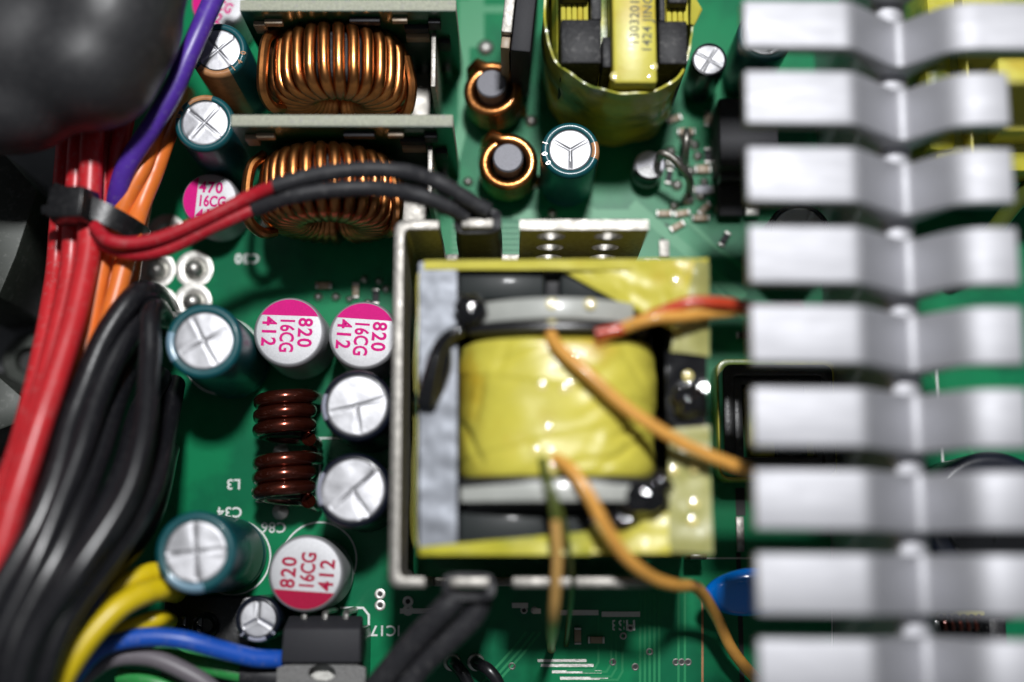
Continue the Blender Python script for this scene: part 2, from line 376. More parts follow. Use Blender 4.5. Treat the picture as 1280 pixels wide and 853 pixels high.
for i, (y0, y1) in enumerate(fins):
    ya, yb = P(1000, y0, 40).y, P(1000, y1, 40).y
    right = xr + (12 if i <= 1 else 0)
    MB().prism(fin_profile(right), 'y', ya, yb).build("fin", M["alu"], hs, bevel=0.35, seg=3, angle=25)
ya, yb = P(1000, -110, 40).y, P(1000, 900, 40).y
MB().prism([(-2.1, 0), (2.1, 0), (2.1, 30.2), (1.6, 31.0), (0.8, 31.4), (-0.8, 31.4), (-1.6, 31.0), (-2.1, 30.2)], 'y', ya, yb).build("stem", M["alu"], hs, angle=30)

# ================================================================== capacitors
def can_top(r, vent, seed, rot=0.0):
    """stamped aluminium disc with score lines, as a polar mesh"""
    mb = MB(); nr, na = 16, 72; rnd = random.Random(seed)
    lines = {'x': [0, 90, 180, 270], 'y': [90, 210, 330], 't': [0, 180, 262], 'k': [10, 130, 250]}[vent]
    tilt = [(rnd.uniform(-.055, .055), rnd.uniform(-.055, .055)) for _ in lines]
    vs = [(0, 0, -0.10)]; fs = []
    for i in range(1, nr + 1):
        for j in range(na):
            q = r * i / nr; a = 2 * math.pi * j / na; x, y = q * math.cos(a), q * math.sin(a)
            dmin = 9; sec = 0; best = 1e9
            for k, ln in enumerate(lines):
                l = R(ln) + rot; along = x * math.cos(l) + y * math.sin(l); off = abs(-x * math.sin(l) + y * math.cos(l))
                if along > 0: dmin = min(dmin, off)
                da = (a - l) % (2 * math.pi)
                if da < best: best = da; sec = k
            fade = min(1, dmin / (0.25 * r))
            z = (x * tilt[sec][0] + y * tilt[sec][1]) * fade
            if i < nr - 1: z -= 0.16 * math.exp(-(dmin / 0.17) ** 2)
            z += 0.05 * noise.noise((x * 0.5 + seed, y * 0.5, seed)) + 0.10 * (1 - (q / r) ** 2) * (1 if vent != 'y' else .4)
            if i == nr: z = -0.25
            vs.append((x, y, z))
    for j in range(na): fs.append((0, 1 + j, 1 + (j + 1) % na))
    for i in range(nr - 1):
        for j in range(na):
            a_, b2 = 1 + i * na + j, 1 + i * na + (j + 1) % na
            fs.append((a_, b2, b2 + na, a_ + na))
    return mb.add(vs, fs)
def electrolytic(px, py, h, dia, sleeve, label, vent='x', rot=0.0, stripe=None, stripe_a=(0, 50), lean=(0, 0), inner=0.77, seed=1, marks=None, group=None, topmat="captop"):
    top = P(px, py, h); r = dia / 2
    e = empty("electrolytic_capacitor", (top.x - lean[0], top.y - lean[1], 0), label, "capacitor", group)
    e.rotation_euler = (-math.atan2(lean[1], h), math.atan2(lean[0], h), 0)
    prof = [(r * 0.9, 0.3), (r, 0.7), (r, 1.6), (r * 0.955, 2.1), (r * 0.955, 2.5), (r, 3.0), (r, h - 0.85), (r * 0.985, h - 0.45), (r * 0.95, h - 0.18), (r * 0.90, h - 0.03), (r * 0.86, h), (r * (inner + .03), h - 0.05), (r * inner, h - 0.14), (r * inner, h - 0.4)]
    sl = MB().lathe(prof, 64).build("sleeve", M[sleeve], e)
    MB().lathe([(0.001, 0.05), (r * 0.9, 0.05), (r * 0.92, 0.5)], 32).build("rubber_plug", M["rubber"], e)
    can_top(r * (inner + .01), vent, seed, rot).build("can_top", M[topmat], e, (0, 0, h - 0.22), angle=60)
    if stripe:
        pr = [(q + 0.03 if z < h - 0.5 else q + 0.012, z + (0.03 if z > h - 0.3 else 0)) for q, z in prof[6:-1]]
        pr = [(r + 0.03, 3.0)] + pr
        st = MB().lathe(pr, 16, R(stripe_a[0]), R(stripe_a[1])).build("polarity_stripe", M[stripe], sl)
    if marks:
        for txt, ang in marks:
            q = r * 0.90; me = text_mesh(txt, r * 0.26, M["tan" if marks and stripe == "tan" else "greystripe"], 0.02, 0.01, 1, 'CENTER')
            new_obj("sleeve_lettering", me, sl, (q * math.cos(R(ang)), q * math.sin(R(ang)), h + 0.03), (0, 0, R(ang + 90)))
    return e
G_E = "electrolytic capacitors with sleeves"
electrolytic(272, 62, 18, 7.8, "teal", "teal capacitor crossed by the purple wire, upper of the two beside the copper toroids", 'x', R(42), "tan", (225, 300), seed=3, inner=.76, marks=[("4", 330), ("0", 352), ("1", 310)], group=G_E)
electrolytic(255, 153, 18, 8.0, "teal", "teal capacitor touching the daughter board edge, with tan stripe at the top", 'x', R(50), "tan", (75, 130), seed=5, inner=.78, marks=[("4", 150), ("0", 166)], group=G_E)
electrolytic(254, 426, 20, 9.8, "teal", "tall teal capacitor with pale blue stripe beside the bent black wires", 'x', R(28), "paleblue", (165, 215), seed=11, group=G_E)
electrolytic(244, 690, 21, 10.0, "teal", "tall teal capacitor with pale stripe above the yellow wires", 'x', R(5), "paleblue", (222, 285), seed=13, group=G_E)
electrolytic(446, 507, 17, 9.3, "navy", "dark capacitor just below the right magenta topped can", 't', R(14), "greystripe", (160, 205), inner=.86, seed=17, group=G_E)
electrolytic(441, 613, 17, 9.5, "navy", "dark capacitor with silver top beside the lower copper choke", 't', R(40), "greystripe", (150, 205), inner=.86, seed=23, group=G_E)
electrolytic(713, 187, 15, 7.9, "teal", "short teal capacitor with three part vent under the small yellow transformer", 'y', R(-60), "tan", (-20, 18), inner=.74, seed=29, marks=[("1", 165), ("0", 190), ("0", 212)], group=G_E)
electrolytic(887, 74, 11, 4.9, "navy", "small silver topped capacitor between yellow transformer and heat sink", 'x', R(58), inner=.93, seed=31, group=G_E)
electrolytic(322, 774, 11, 6.0, "navy", "small dark capacitor with star vent above the black regulator", 'y', R(0), "greystripe", (245, 295), inner=.80, seed=37, marks=[("2", 225), ("0", 320)], group=G_E)
electrolytic(957, 43, 15, 7.6, "teal", "teal capacitor mostly hidden under the top heat sink fins", 'x', R(15), seed=41, inner=.78, group=G_E)
electrolytic(1000, 292, 12, 8.8, "navy", "dark capacitor glimpsed between the third and fourth heat sink fins", 'x', R(-30), seed=43, inner=.86, group=G_E)
electrolytic(1245, 652, 14, 18.0, "navy", "big glossy black capacitor glimpsed behind the lower heat sink fins", 'k', R(10), seed=47, inner=.72, group=G_E, topmat="gloss_black")

def polymer(px, py, h, dia, label, ink, lines, rot, size, seed=0, seg=-0.50):
    top = P(px, py, h); r = dia / 2
    e = empty("polymer_capacitor", (top.x, top.y, 0), label, "capacitor", "bare metal polymer capacitors with printed tops", (0, 0, rot))
    prof = [(0.001, 0.3), (r * 0.88, 0.3), (r * .97, 0.7), (r, 1.2), (r, 2.0), (r * .95, 2.6), (r, 3.2), (r, h - 0.95), (r * .985, h - 0.5), (r * .955, h - 0.2), (r * .915, h - 0.04), (r * .88, h), (r * .5, h), (0.001, h)]
    can = MB().lathe(prof, 64).build("can", M["can"], e, angle=30)
    rr = r * 0.915; a0 = math.acos(seg)
    n = 24; poly = [(rr * math.cos(a0 + (2 * math.pi - 2 * a0) * i / n), rr * math.sin(a0 + (2 * math.pi - 2 * a0) * i / n)) for i in range(n + 1)]
    MB().prism(poly, 'z', h - 0.03, h + 0.012).build("colour_segment", M[ink], can, smooth=False)
    for i, t in enumerate(lines):
        me = text_mesh(t, size * 1.08, M[ink], 0.075, 0.006, 1.14 if len(t) < 4 else 1.0)
        o = new_obj("printed_lettering", me, can, (r * (seg + 0.09), (0.43 - 0.50 * i) * r, h + 0.008)); o.scale = (0.92 if len(t) < 4 else 0.74, 1, 1)
    return e
polymer(361, 415, 12, 9.6, "magenta topped metal can, one next to the tall teal capacitor, above the copper chokes", "magenta", ("820", "16CG", "412"), R(-92), 2.45)
polymer(454, 419, 12, 9.4, "magenta topped metal can close to the steel bracket", "magenta", ("820", "16CG", "412"), R(-94), 2.45)
polymer(382, 717, 12, 9.9, "metal can with a crimson segment at the bottom of its top", "crimson", ("820", "16CG", "412"), R(86), 2.45)
polymer(262, 250, 9, 7.9, "magenta edged metal can half crossed by two thin red wires", "magenta", ("470", "16CG", "412"), R(-4), 2.0)
polymer(273, 3, 9, 8.0, "magenta edged metal can at the top edge behind the purple wire", "magenta", ("470", "16CG", "412"), R(-25), 2.0)

# ================================================================== coils
def helix(axis_pts, radius, turns, wire, n=18, k=8):
    a, b = Vector(axis_pts[0]), Vector(axis_pts[1]); d_ = (b - a); z = d_.normalized()
    x = Vector((1, 0, 0)) if abs(z.x) < .8 else Vector((0, 1, 0)); x = (x - z * x.dot(z)).normalized(); y = z.cross(x)
    N = int(turns * n); return [a + d_ * (i / N) + (x * math.cos(2 * math.pi * i / n) + y * math.sin(2 * math.pi * i / n)) * radius for i in range(N + 1)]
# two small air-core chokes of thick enamelled wire
for (px, py, z, lab) in ((353, 520, 7.2, "bronze coloured wire choke, the one nearer the magenta topped cans"), (352, 598, 7.2, "bronze coloured wire choke, the one nearer the crimson topped can")):
    c = P(px, py, z + 2)
    e = empty("wire_choke", (c.x, c.y, 0), lab, "inductor", "bronze wire chokes")
    pts = helix([(0, 2.9, z), (0, -2.9, z)], 3.35, 3.0, 1)
    pts = [pts[0] + Vector((0.2, 0.3, -5 + z * 0)) + Vector((0, 0, 0))] + pts + [pts[-1] + Vector((0.2, -0.3, -5))]
    MB().tube([(p.x, p.y, max(p.z, 0.2)) for p in pts], 0.98, 14).build("winding", M["bronze"], e, angle=60)
    MB().lathe([(0.001, 0), (2.3, 0), (2.3, 5.2), (0.001, 5.2)], 24).build("core_rod", M["core"], e, (0, 2.6, z), (R(90), 0, 0))
    MB().lathe([(1.2, 0), (1.1, .3), (.4, .6), (0.001, .62)], 16).build("solder_joint", M["solder"], e, (-1.6, -4.0, 0))
# two rod inductors
for (px, py, h, bx, by, lab) in ((614, 104, 9.5, 0.6, -0.6, "copper rod inductor leaning by the standing transistor, upper of two"), (635, 197, 9.5, 0.1, -0.2, "copper rod inductor beside the short teal capacitor, lower of two")):
    c = P(px, py, h)
    e = empty("rod_inductor", (c.x + bx, c.y + by, 0), lab, "inductor", "copper rod inductors"); e.rotation_euler = (-math.atan2(-by, h), math.atan2(-bx, h), 0)
    MB().lathe([(0.001, 0.2), (2.0, 0.2), (2.1, 0.5), (2.1, h - 0.25), (1.9, h), (0.001, h)], 32).build("ferrite_rod", M["ferrite"], e)
    pts = helix([(0, 0, 1.6), (0, 0, h - 1.9)], 3.35, 5.3, 1, 24)
    pts = [Vector((3.9, -0.5, 0.1))] + pts + [pts[-1] + Vector((-1.2, 0.8, -0.2)), pts[-1] + Vector((-2.2, 0.5, -1.6)), pts[-1] + Vector((-2.6, 0.2, -h + 3))]
    MB().tube(pts, 0.80, 10).build("winding", M["copper"], e, angle=60)

# daughter boards with their toroids
def toroid(c, rot, label, turns=36):
    e = empty("toroidal_inductor", c, label, "inductor", "copper wound toroids", rot)
    Rm, a_, b_, w_ = 6.0, 2.6, 4.1, 0.84          # ring radius, half radial size, half axial size, wire radius; axis = local Y
    core = []
    prof = [(Rm + a_ * .8 * math.copysign(abs(math.cos(t)) ** .5, math.cos(t)), b_ * .88 * math.copysign(abs(math.sin(t)) ** .5, math.sin(t))) for t in [2 * math.pi * i / 20 for i in range(21)]]
    MB().lathe(prof, 40).build("ring_core", M["core"], e, rot=(R(90), 0, 0))
    N = 26; pts = []; rnd = random.Random(turns)
    jit = [rnd.uniform(-.16, .16) for _ in range(turns + 2)]
    for i in range(turns * N):
        t = i / (turns * N); th = 2 * math.pi * t * 0.965 + R(-84) + jit[i // N] * .10 * math.sin(math.pi * (i % N) / N); ph = 2 * math.pi * i / N
        q = Rm + (a_ + .5) * math.copysign(abs(math.cos(ph)) ** .62, math.cos(ph)); y = (b_ + .35) * math.copysign(abs(math.sin(ph)) ** .62, math.sin(ph))
        q += 0.12 * jit[i // N]
        pts.append((q * math.cos(th), y, q * math.sin(th)))
    MB().tube(pts, w_, 8).build("winding", M["copper"], e, angle=70)
    MB().tube(spline([(-8.4, 4.6, 4.0), (-9.8, 2.5, 5.2), (-10.1, -1.5, 5.4), (-9.9, -4.6, 4.6), (-8.8, -5.8, 2.5), (-7.6, -5.2, 0.5)]), 0.75, 10).build("lead", M["copper"], e)
    MB().tube(spline([(9.0, 2.0, 3.0), (9.9, -2.0, 3.2), (9.6, -4.9, 2), (8.6, -5.4, 0), (7.4, -5.0, -2)]), 0.75, 10).build("lead", M["copper"], e)
    return e
for k, (px0, px1, py, zt, lab, lab2, tx, ty) in enumerate((
        (300, 570, 6, 22.5, "upright green daughter board behind the upper copper toroid", "copper wound toroid, upper of the two, in front of the top daughter board", 414, 71),
        (289, 566, 150, 22.5, "upright green daughter board between the two copper toroids", "copper wound toroid under the two black sleeved wires", 403, 226))):
    a, b = P(px0, py - 7, zt), P(px1, py + 8, zt)
    e = empty("daughter_board", ((a.x + b.x) / 2, (a.y + b.y) / 2, 0), lab, "circuit board", "upright daughter boards"); hw = (b.x - a.x) / 2
    MB().box(-hw, -0.75, 0.6, hw, 0.75, zt - 0.02).build("laminate", M["pcb_edge"], e, bevel=0.1)
    MB().box(-hw + .05, -0.82, 0.5, hw - .05, -0.752, zt - 0.12).build("solder_mask", M["pcb_dark"], e, smooth=False)
    for q, (x, z, sx, sz) in enumerate(((hw - 5.5, 17.5, 1.6, .8), (hw - 5.5, 14.5, 1.6, .8), (hw - 3, 19, .8, 1.2), (-hw + 2, 18, .8, 1.4), (hw - 2, 12, .8, 1.5), (-hw + 4, 19.5, 1.2, .6), (2, 20, 2, .7), (hw - 7.5, 20.3, 1, .5))):
        MB().box(x - sx, -1.5, z - sz, x + sx, -0.83, z + sz).build("chip_component", M["chip" if q % 2 == 0 else "smd"], e, bevel=0.1)
    for q in range(5):
        MB().box(hw - 9 + q * 1.7, -1.9, 0, hw - 8.4 + q * 1.7, -0.83, 4).build("pin", M["solder"], e)
    MB().box(hw - 3.55, -9.2, 0.2, hw - 2.9, -1.6, 17.2).build("bus_strip", M["tin"], e, bevel=0.1)
    MB().box(hw - 9.5, -8.8, 0.2, hw - 4.6, -2.0, 3.6).build("bus_block", M["tin"], e, bevel=0.2)
    t_ = P(tx, ty, 20.0)
    toroid((t_.x, t_.y + 0.7, 11.2), (0, R(6 if k == 0 else -8), R(-1)), lab2, 28 if k == 0 else 29)

# ================================================================== sheet steel bracket round the main transformer
ZB = 24.0
pa, pb_, pc = P(500, 275, ZB), P(494, 737, ZB), P(812, 735, ZB)
X0 = pa.x - 0.7; YT = P(640, 275, ZB).y; YB = P(640, 735, ZB).y
br = empty("steel_bracket", (X0, YB, 0), "tinned sheet steel bracket standing round the big yellow transformer", "bracket")
T = 1.25
def lx(px, py=275): return P(px, py, ZB).x - X0
# side wall with rounded corners running into the two short returns
def wall(poly_xy, z0, z1, name, m="tin"):
    return MB().prism(poly_xy, 'z', z0, z1).build(name, M[m], br, bevel=0.18)
HY = YT - YB
cor = [(0.0, 1.2), (0.25, 0.45), (0.8, 0.05), (lx(531, 735), 0.0), (lx(531, 735), T), (1.7, T), (T + .15, 1.6), (T, 2.2),
       (T, HY - 2.2), (T + .15, HY - 1.6), (1.7, HY - T), (lx(549), HY - T), (lx(549), HY), (0.8, HY - .05), (0.25, HY - .45), (0, HY - 1.2)]
sw = wall(cor, 0.6, ZB, "side_wall")
# lower band of the top and bottom walls
wall([(lx(549) + .02, HY - T), (lx(812), HY - T), (lx(812), HY), (lx(549) + .02, HY)], 0.6, 6.0, "rear_band")
wall([(lx(531, 735) + .02, 0), (lx(815, 735), 0), (lx(815, 735), T), (lx(531, 735) + .02, T)], 0.6, 6.0, "front_band")
def plate(x0, x1, y0, z0, z1, holes, name, taper=0.0):
    """upright plate with round holes; cells are laid out from the hole centres"""
    mb = MB(); xs = sorted({h[0] for h in holes}); zs = sorted({h[1] for h in holes})
    xe = [x0] + [(p + q) / 2 for p, q in zip(xs, xs[1:])] + [x1]; ze = [z0] + [(p + q) / 2 for p, q in zip(zs, zs[1:])] + [z1]
    n = 24
    for i, cx in enumerate(xs):
        for j, cz in enumerate(zs):
            r = [h[2] for h in holes if h[0] == cx and h[1] == cz][0]
            ring = []
            for k in range(n):
                a = 2 * math.pi * k / n + math.pi / n; u, v = math.cos(a), math.sin(a)
                tx = ((xe[i + 1] - cx) if u > 0 else (xe[i] - cx)) / u; tz = ((ze[j + 1] - cz) if v > 0 else (ze[j] - cz)) / v
                t = min(tx, tz); ring.append(((cx + r * u, cz + r * v), (cx + u * t, cz + v * t)))
            # snap nearest samples to the corners
            for ox in (xe[i], xe[i + 1]):
                for oz in (ze[j], ze[j + 1]):
                    k = min(range(n), key=lambda q: (ring[q][1][0] - ox) ** 2 + (ring[q][1][1] - oz) ** 2)
                    ring[k] = (ring[k][0], (ox, oz))
            vs = []; fs = []
            for (hx, hz), (ex, ez) in ring:
                vs += [(hx, y0, hz), (ex, y0, ez), (ex, y0 + T, ez), (hx, y0 + T, hz)]
            for k in range(n):
                l = (k + 1) % n; A, B = k * 4, l * 4
                fs += [(A, A + 1, B + 1, B), (A + 2, A + 3, B + 3, B + 2), (A + 3, A, B, B + 3)]
                mx, mz = (ring[k][1][0] + ring[l][1][0]) / 2, (ring[k][1][1] + ring[l][1][1]) / 2
                if min(abs(mx - x0), abs(mx - x1), abs(mz - z0), abs(mz - z1)) < 1e-4: fs.append((A + 1, A + 2, B + 2, B + 1))
            mb.add(vs, fs)
    return mb.build(name, M["tin"], br, angle=30)
hxs = [lx(690), lx(763)]
plate(lx(650), lx(811), HY - T, 6.02, ZB, [(x, z, 1.85) for x in hxs for z in (9.0, 14.6, 20.4)], "perforated_plate")
MB().box(lx(577), HY - T, 6.02, lx(617), HY, ZB + 0.8).build("tab", M["tin"], br, bevel=0.2)
for x0, x1 in ((562, 612), (640, 715), (719, 815)):
    MB().box(lx(x0, 735), 0, 6.02, lx(x1, 735), T, ZB + (0.8 if x0 == 562 else 0)).build("tab", M["tin"], br, bevel=0.25)

# ================================================================== main transformer
ZC = 27.0
a = P(524, 330, ZC); b = P(886, 690, ZC)
mt = empty("main_transformer", ((a.x + b.x) / 2, (a.y + b.y) / 2, 0), "big transformer wrapped in yellow tape inside the steel bracket", "transformer")
ox, oy = (a.x + b.x) / 2, (a.y + b.y) / 2; hw, hh = (b.x - a.x) / 2, (a.y - b.y) / 2
def Q(px, py, z):
    p = P(px, py, z); return Vector((p.x - ox, p.y - oy, z))
def qbox(px0, py0, px1, py1, z0, z1, name, m, bevel=0.3, parent=mt):
    a, b = Q(px0, py0, z1), Q(px1, py1, z1)
    return MB().box(a.x, b.y, z0, b.x, a.y, z1).build(name, M[m], parent, bevel=bevel)
qbox(526, 332, 572, 690, 3, ZC - .25, "core_leg", "core", .4)
qbox(836, 332, 884, 690, 3, ZC - .35, "core_leg", "core", .4)
qbox(574, 336, 681, 374, 3, ZC - 1.2, "core_yoke", "core_glossy", .4)
qbox(700, 336, 834, 374, 3, ZC - 1.2, "core_yoke", "core_glossy", .4)
qbox(682, 341, 699, 374, 3, ZC - 2.4, "core_gap", "core", .1)
qbox(574, 640, 690, 688, 3, ZC - 1.2, "core_yoke", "core_glossy", .4)
qbox(702, 640, 834, 688, 3, ZC - 1.2, "core_yoke", "core_glossy", .4)
qbox(560, 350, 850, 680, 0.3, 6, "bobbin_base", "bplastic", .4)
def sheet(corners, nu, nv, wr, name, m, th=0.12, freq=0.25, seed=0, fold=None, parent=mt):
    """tape sheet through four corner points (mm), wrinkled, with thickness"""
    A, B, C, D = [Vector(c) for c in corners]; vs = []; fs = []
    for j in range(nv + 1):
        for i in range(nu + 1):
            u, v = i / nu, j / nv; p = A.lerp(B, u).lerp(D.lerp(C, u), v)
            p.z += wr * noise.noise((p.x * freq + seed, p.y * freq * 1.6, seed * 3.1)) + wr * .5 * noise.noise((p.x * freq * 3 + seed, p.y * freq * 2, 7))
            if fold: p.z += fold(u, v)
            vs.append(p)
    W = nu + 1
    for j in range(nv):
        for i in range(nu): fs.append((j * W + i, j * W + i + 1, (j + 1) * W + i + 1, (j + 1) * W + i))
    n = len(vs); vs2 = vs + [v - Vector((0, 0, th)) for v in vs]; fs2 = fs + [tuple(x + n for x in f[::-1]) for f in fs]
    rim = [i for i in range(W)] + [j * W + nu for j in range(1, nv + 1)] + [nv * W + i for i in range(nu - 1, -1, -1)] + [j * W for j in range(nv - 1, 0, -1)]
    for k in range(len(rim)):
        p, q = rim[k], rim[(k + 1) % len(rim)]; fs2.append((p, q, q + n, p + n))
    return MB().add(vs2, fs2).build(name, M[m], parent, angle=60)
# foil strip on the leg next to the bracket
sheet([Q(524, 328, ZC), Q(571, 328, ZC), Q(571, 684, ZC), Q(524, 684, ZC)], 10, 60, 0.12, "foil_strip", "foil", .1, .28, 4)
# winding: bulging body, axis along the picture's vertical
wy0, wy1 = Q(640, 420, 31).y, Q(640, 594, 31).y; rx = (Q(822, 500, 24).x - Q(572, 500, 24).x) / 2; cx = (Q(822, 500, 24).x + Q(572, 500, 24).x) / 2
vs = []; fs = []; nu, nv = 150, 72; ymid = (wy0 + wy1) / 2
CREASE = [(4, -8, R(35), 9, .42, .7), (6, -4, R(28), 6, .35, .6), (2, -8, R(62), 6, .30, .55), (-9, -7, R(115), 7, .38, .6), (-10, -2, R(80), 7, .30, .5), (7, 8, R(-60), 7, .34, .6), (-6, 8, R(-110), 5, .25, .6),
          (9, 1, R(-100), 7, .28, .5), (-3, -8, R(100), 5, .22, .5), (0, -7, R(8), 9, .28, .5), (-8, 5, R(20), 8, .2, .5)]
for j in range(nv + 1):
    v = j / nv; y = wy0 + (wy1 - wy0) * v
    edge = min(v, 1 - v) * nv
    sag = 0.35 * math.exp(-edge / 2.2)
    for i in range(nu):
        th = 2 * math.pi * i / nu; c_, s_ = math.cos(th), math.sin(th)
        x = rx * math.copysign(abs(c_) ** .62, c_); z = 11.8 * math.copysign(abs(s_) ** .80, s_)
        wv = 0.30 * noise.noise((x * .16 + y * .10, y * .22, 3)) + 0.10 * noise.noise((x * .45 - y * .5, y * .25, 9))
        crease = 0.0
        for (x1, y1, ang, ln, dp, wd) in CREASE:
            u = (x - x1) * math.cos(ang) + (y - y1 - ymid) * math.sin(ang); d_ = abs(-(x - x1) * math.sin(ang) + (y - y1 - ymid) * math.cos(ang))
            if 0 < u < ln: crease -= dp * max(0, 1 - d_ / wd) * math.sin(math.pi * min(1, (u + .6) / (ln + .6)))
        for c0_, k_ in ((2.6, .16), (-3.4, -.22)):       # overlapping turns of tape
            if y - ymid + k_ * x > c0_: wv += 0.13
        f = 1 - sag / 11 + (wv + (crease if s_ > 0 else 0)) / 11.5
        vs.append((cx + x * f, y, 18.2 + z * f))
for j in range(nv):
    for i in range(nu): fs.append((j * nu + i, j * nu + (i + 1) % nu, (j + 1) * nu + (i + 1) % nu, (j + 1) * nu + i))
fs += [tuple(range(nu)), tuple(nv * nu + i for i in range(nu))[::-1]]
wind = MB().add(vs, fs).build("winding", M["tape"], mt, angle=75)
# end flanges of the bobbin
def flange(px0, px1, py, zt, th, name, m, rad, zc):
    a, b = Q(px0, py, zt), Q(px1, py, zt); c = (a.x + b.x) / 2; half = (b.x - a.x) / 2
    n = 40; poly = []
    for i in range(n + 1):
        u = -1 + 2 * i / n; poly.append((c + u * half, zt - rad * (u * u)))
    poly += [(c + half * .96, zc), (c - half * .96, zc)]
    y = a.y
    return MB().prism(poly, 'y', y - th / 2, y + th / 2).build(name, M[m], mt, bevel=.25, angle=30)
flange(596, 796, 385, 31.2, 2.6, "bobbin_flange", "flange", 3.6, 12)
flange(584, 812, 408, 30.4, 1.1, "bobbin_rim", "bplastic", 2.2, 12)
flange(574, 832, 614, 30.6, 2.4, "bobbin_flange", "flange", 2.6, 12)
flange(574, 832, 601, 30.4, 0.8, "bobbin_rim", "bplastic", 1.4, 12)
flange(580, 830, 632, 28.6, 0.8, "bobbin_rim", "bplastic", 1.6, 12)
# tape band round the outside
def band(z0, z1, out, name, m, seed):
    pts = []; n = 26
    cs = [(-hw - out, -hh - out), (hw + out, -hh - out), (hw + out, hh + out), (-hw - out, hh + out)]
    for k in range(4):
        A, B = Vector(cs[k]), Vector(cs[(k + 1) % 4])
        for i in range(n):
            t = i / n; p = A.lerp(B, t); dd = min(t, 1 - t) * n
            if dd < 1.2: p *= (0.975 + 0.02 * dd)
            pts.append(p)
    vs = []; N = len(pts); rows = 5
    for j in range(rows + 1):
        for i, p in enumerate(pts):
            z = z0 + (z1 - z0) * j / rows; wob = .25 * noise.noise((p.x * .2 + seed, p.y * .2, j * .6))
            q = p * (1 + wob / hw)
            vs.append((q.x, q.y, z + (0.55 * noise.noise((p.x * .12, p.y * .12, seed)) if j == rows else 0)))
    fs = [(j * N + i, j * N + (i + 1) % N, (j + 1) * N + (i + 1) % N, (j + 1) * N + i) for j in range(rows) for i in range(N)]
    n0 = len(vs); vs2 = vs + [(x * .992, y * .992, z) for x, y, z in vs]
    fs2 = fs + [tuple(i + n0 for i in f[::-1]) for f in fs] + [(rows * N + i, rows * N + (i + 1) % N, n0 + rows * N + (i + 1) % N, n0 + rows * N + i) for i in range(N)]
    return MB().add(vs2, fs2).build(name, M[m], mt, angle=60)
band(2.5, ZC - 1.2, .32, "tape_band", "tape", 2)
# tape folded over the top of the core
sheet([Q(530, 326, ZC + .3), Q(886, 323, ZC + 1.0), Q(880, 338, ZC + .6), Q(530, 337, ZC + .1)], 40, 4, .25, "tape_edge", "tape", seed=1)
sheet([Q(694, 334, ZC - .6), Q(868, 326, ZC + 1.7), Q(850, 418, ZC + .9), Q(800, 392, ZC - .4)], 24, 14, .5, "tape_flap", "tape", freq=.3, seed=5)
sheet([Q(858, 326, ZC + 1.4), Q(887, 328, ZC + .6), Q(887, 446, ZC + .3), Q(838, 440, ZC + .4)], 10, 24, .4, "tape_flap", "tape_pale", seed=6, fold=lambda u, v: .5 * math.sin(u * 3.1))
sheet([Q(836, 536, ZC + .3), Q(887, 532, ZC + .2), Q(891, 693, ZC + .3), Q(836, 690, ZC + .2)], 10, 30, .35, "tape_flap", "tape_pale", seed=8)
sheet([Q(740, 655, ZC - .3), Q(836, 640, ZC + .1), Q(838, 692, ZC + .3), Q(720, 692, ZC)], 18, 10, .4, "tape_flap", "tape", seed=9)
sheet([Q(524, 684, ZC + .2), Q(740, 664, ZC + .2), Q(740, 694, ZC + .1), Q(524, 694, ZC)], 26, 5, .3, "tape_edge", "tape_olive", seed=12)
sheet([Q(832, 440, ZC - .1), Q(884, 446, ZC + .1), Q(884, 532, ZC + .1), Q(834, 528, ZC - .1)], 10, 16, .15, "glossy_patch", "gloss_black", seed=14)
# black sleeve lying on the foil, and glue
MB().tube(spline([Q(578, 412, 28.8), Q(560, 421, 28.8), Q(548, 438, 28.5), Q(541, 462, 28.4), Q(535, 488, 28.3), Q(532, 506, 28.0)]), lambda t: 0.75 + .55 * t * t * (3 - 2 * t), 12).build("black_sleeve", M["gloss_black"], mt)
MB().tube(spline([Q(556, 428, 28.4), Q(560, 450, 28.2), Q(552, 478, 28.0), Q(540, 505, 27.9)]), 0.55, 10).build("black_sleeve", M["gloss_black"], mt)
def blob(name, c, r, m, seed, parent=mt, n=20):
    vs = []; fs = []
    for i in range(n + 1):
        for j in range(2 * n):
            t = math.pi * i / n; p = 2 * math.pi * j / (2 * n); d_ = Vector((math.sin(t) * math.cos(p), math.sin(t) * math.sin(p), math.cos(t)))
            f = 1 + .32 * noise.noise(d_ * 1.7 + Vector((seed, 0, 0)))
            vs.append((c[0] + d_.x * r[0] * f, c[1] + d_.y * r[1] * f, c[2] + d_.z * r[2] * f))
    for i in range(n):
        for j in range(2 * n):
            l = (j + 1) % (2 * n); fs.append((i * 2 * n + j, i * 2 * n + l, (i + 1) * 2 * n + l, (i + 1) * 2 * n + j))
    return MB().add(vs, fs).build(name, M[m], parent, angle=80)
blob("glue_lump", Q(800, 622, 28.6), (3.6, 2.2, 1.4), "gloss_black", 3)
blob("glue_lump", Q(822, 604, 28.6), (1.7, 1.5, 1.2), "gloss_black", 8)
blob("glue_lump", Q(776, 650, 27.2), (2.4, 1.2, 1.0), "gloss_black", 12)
blob("glue_lump", Q(862, 503, 27.6), (2.2, 2.1, 1.2), "gloss_black", 21)
blob("glue_lump", Q(588, 388, 28.6), (1.9, 2.0, 1.5), "gloss_black", 25)
drop = MB().lathe([(0.6, 0), (0.45, 0.031), (0.3, 0.052), (0.15, 0.066), (0.001, 0.07)], 16).mesh("glint_drop", M["glint_gloss"])  # flat glossy drop, added only to give bright highlight dots
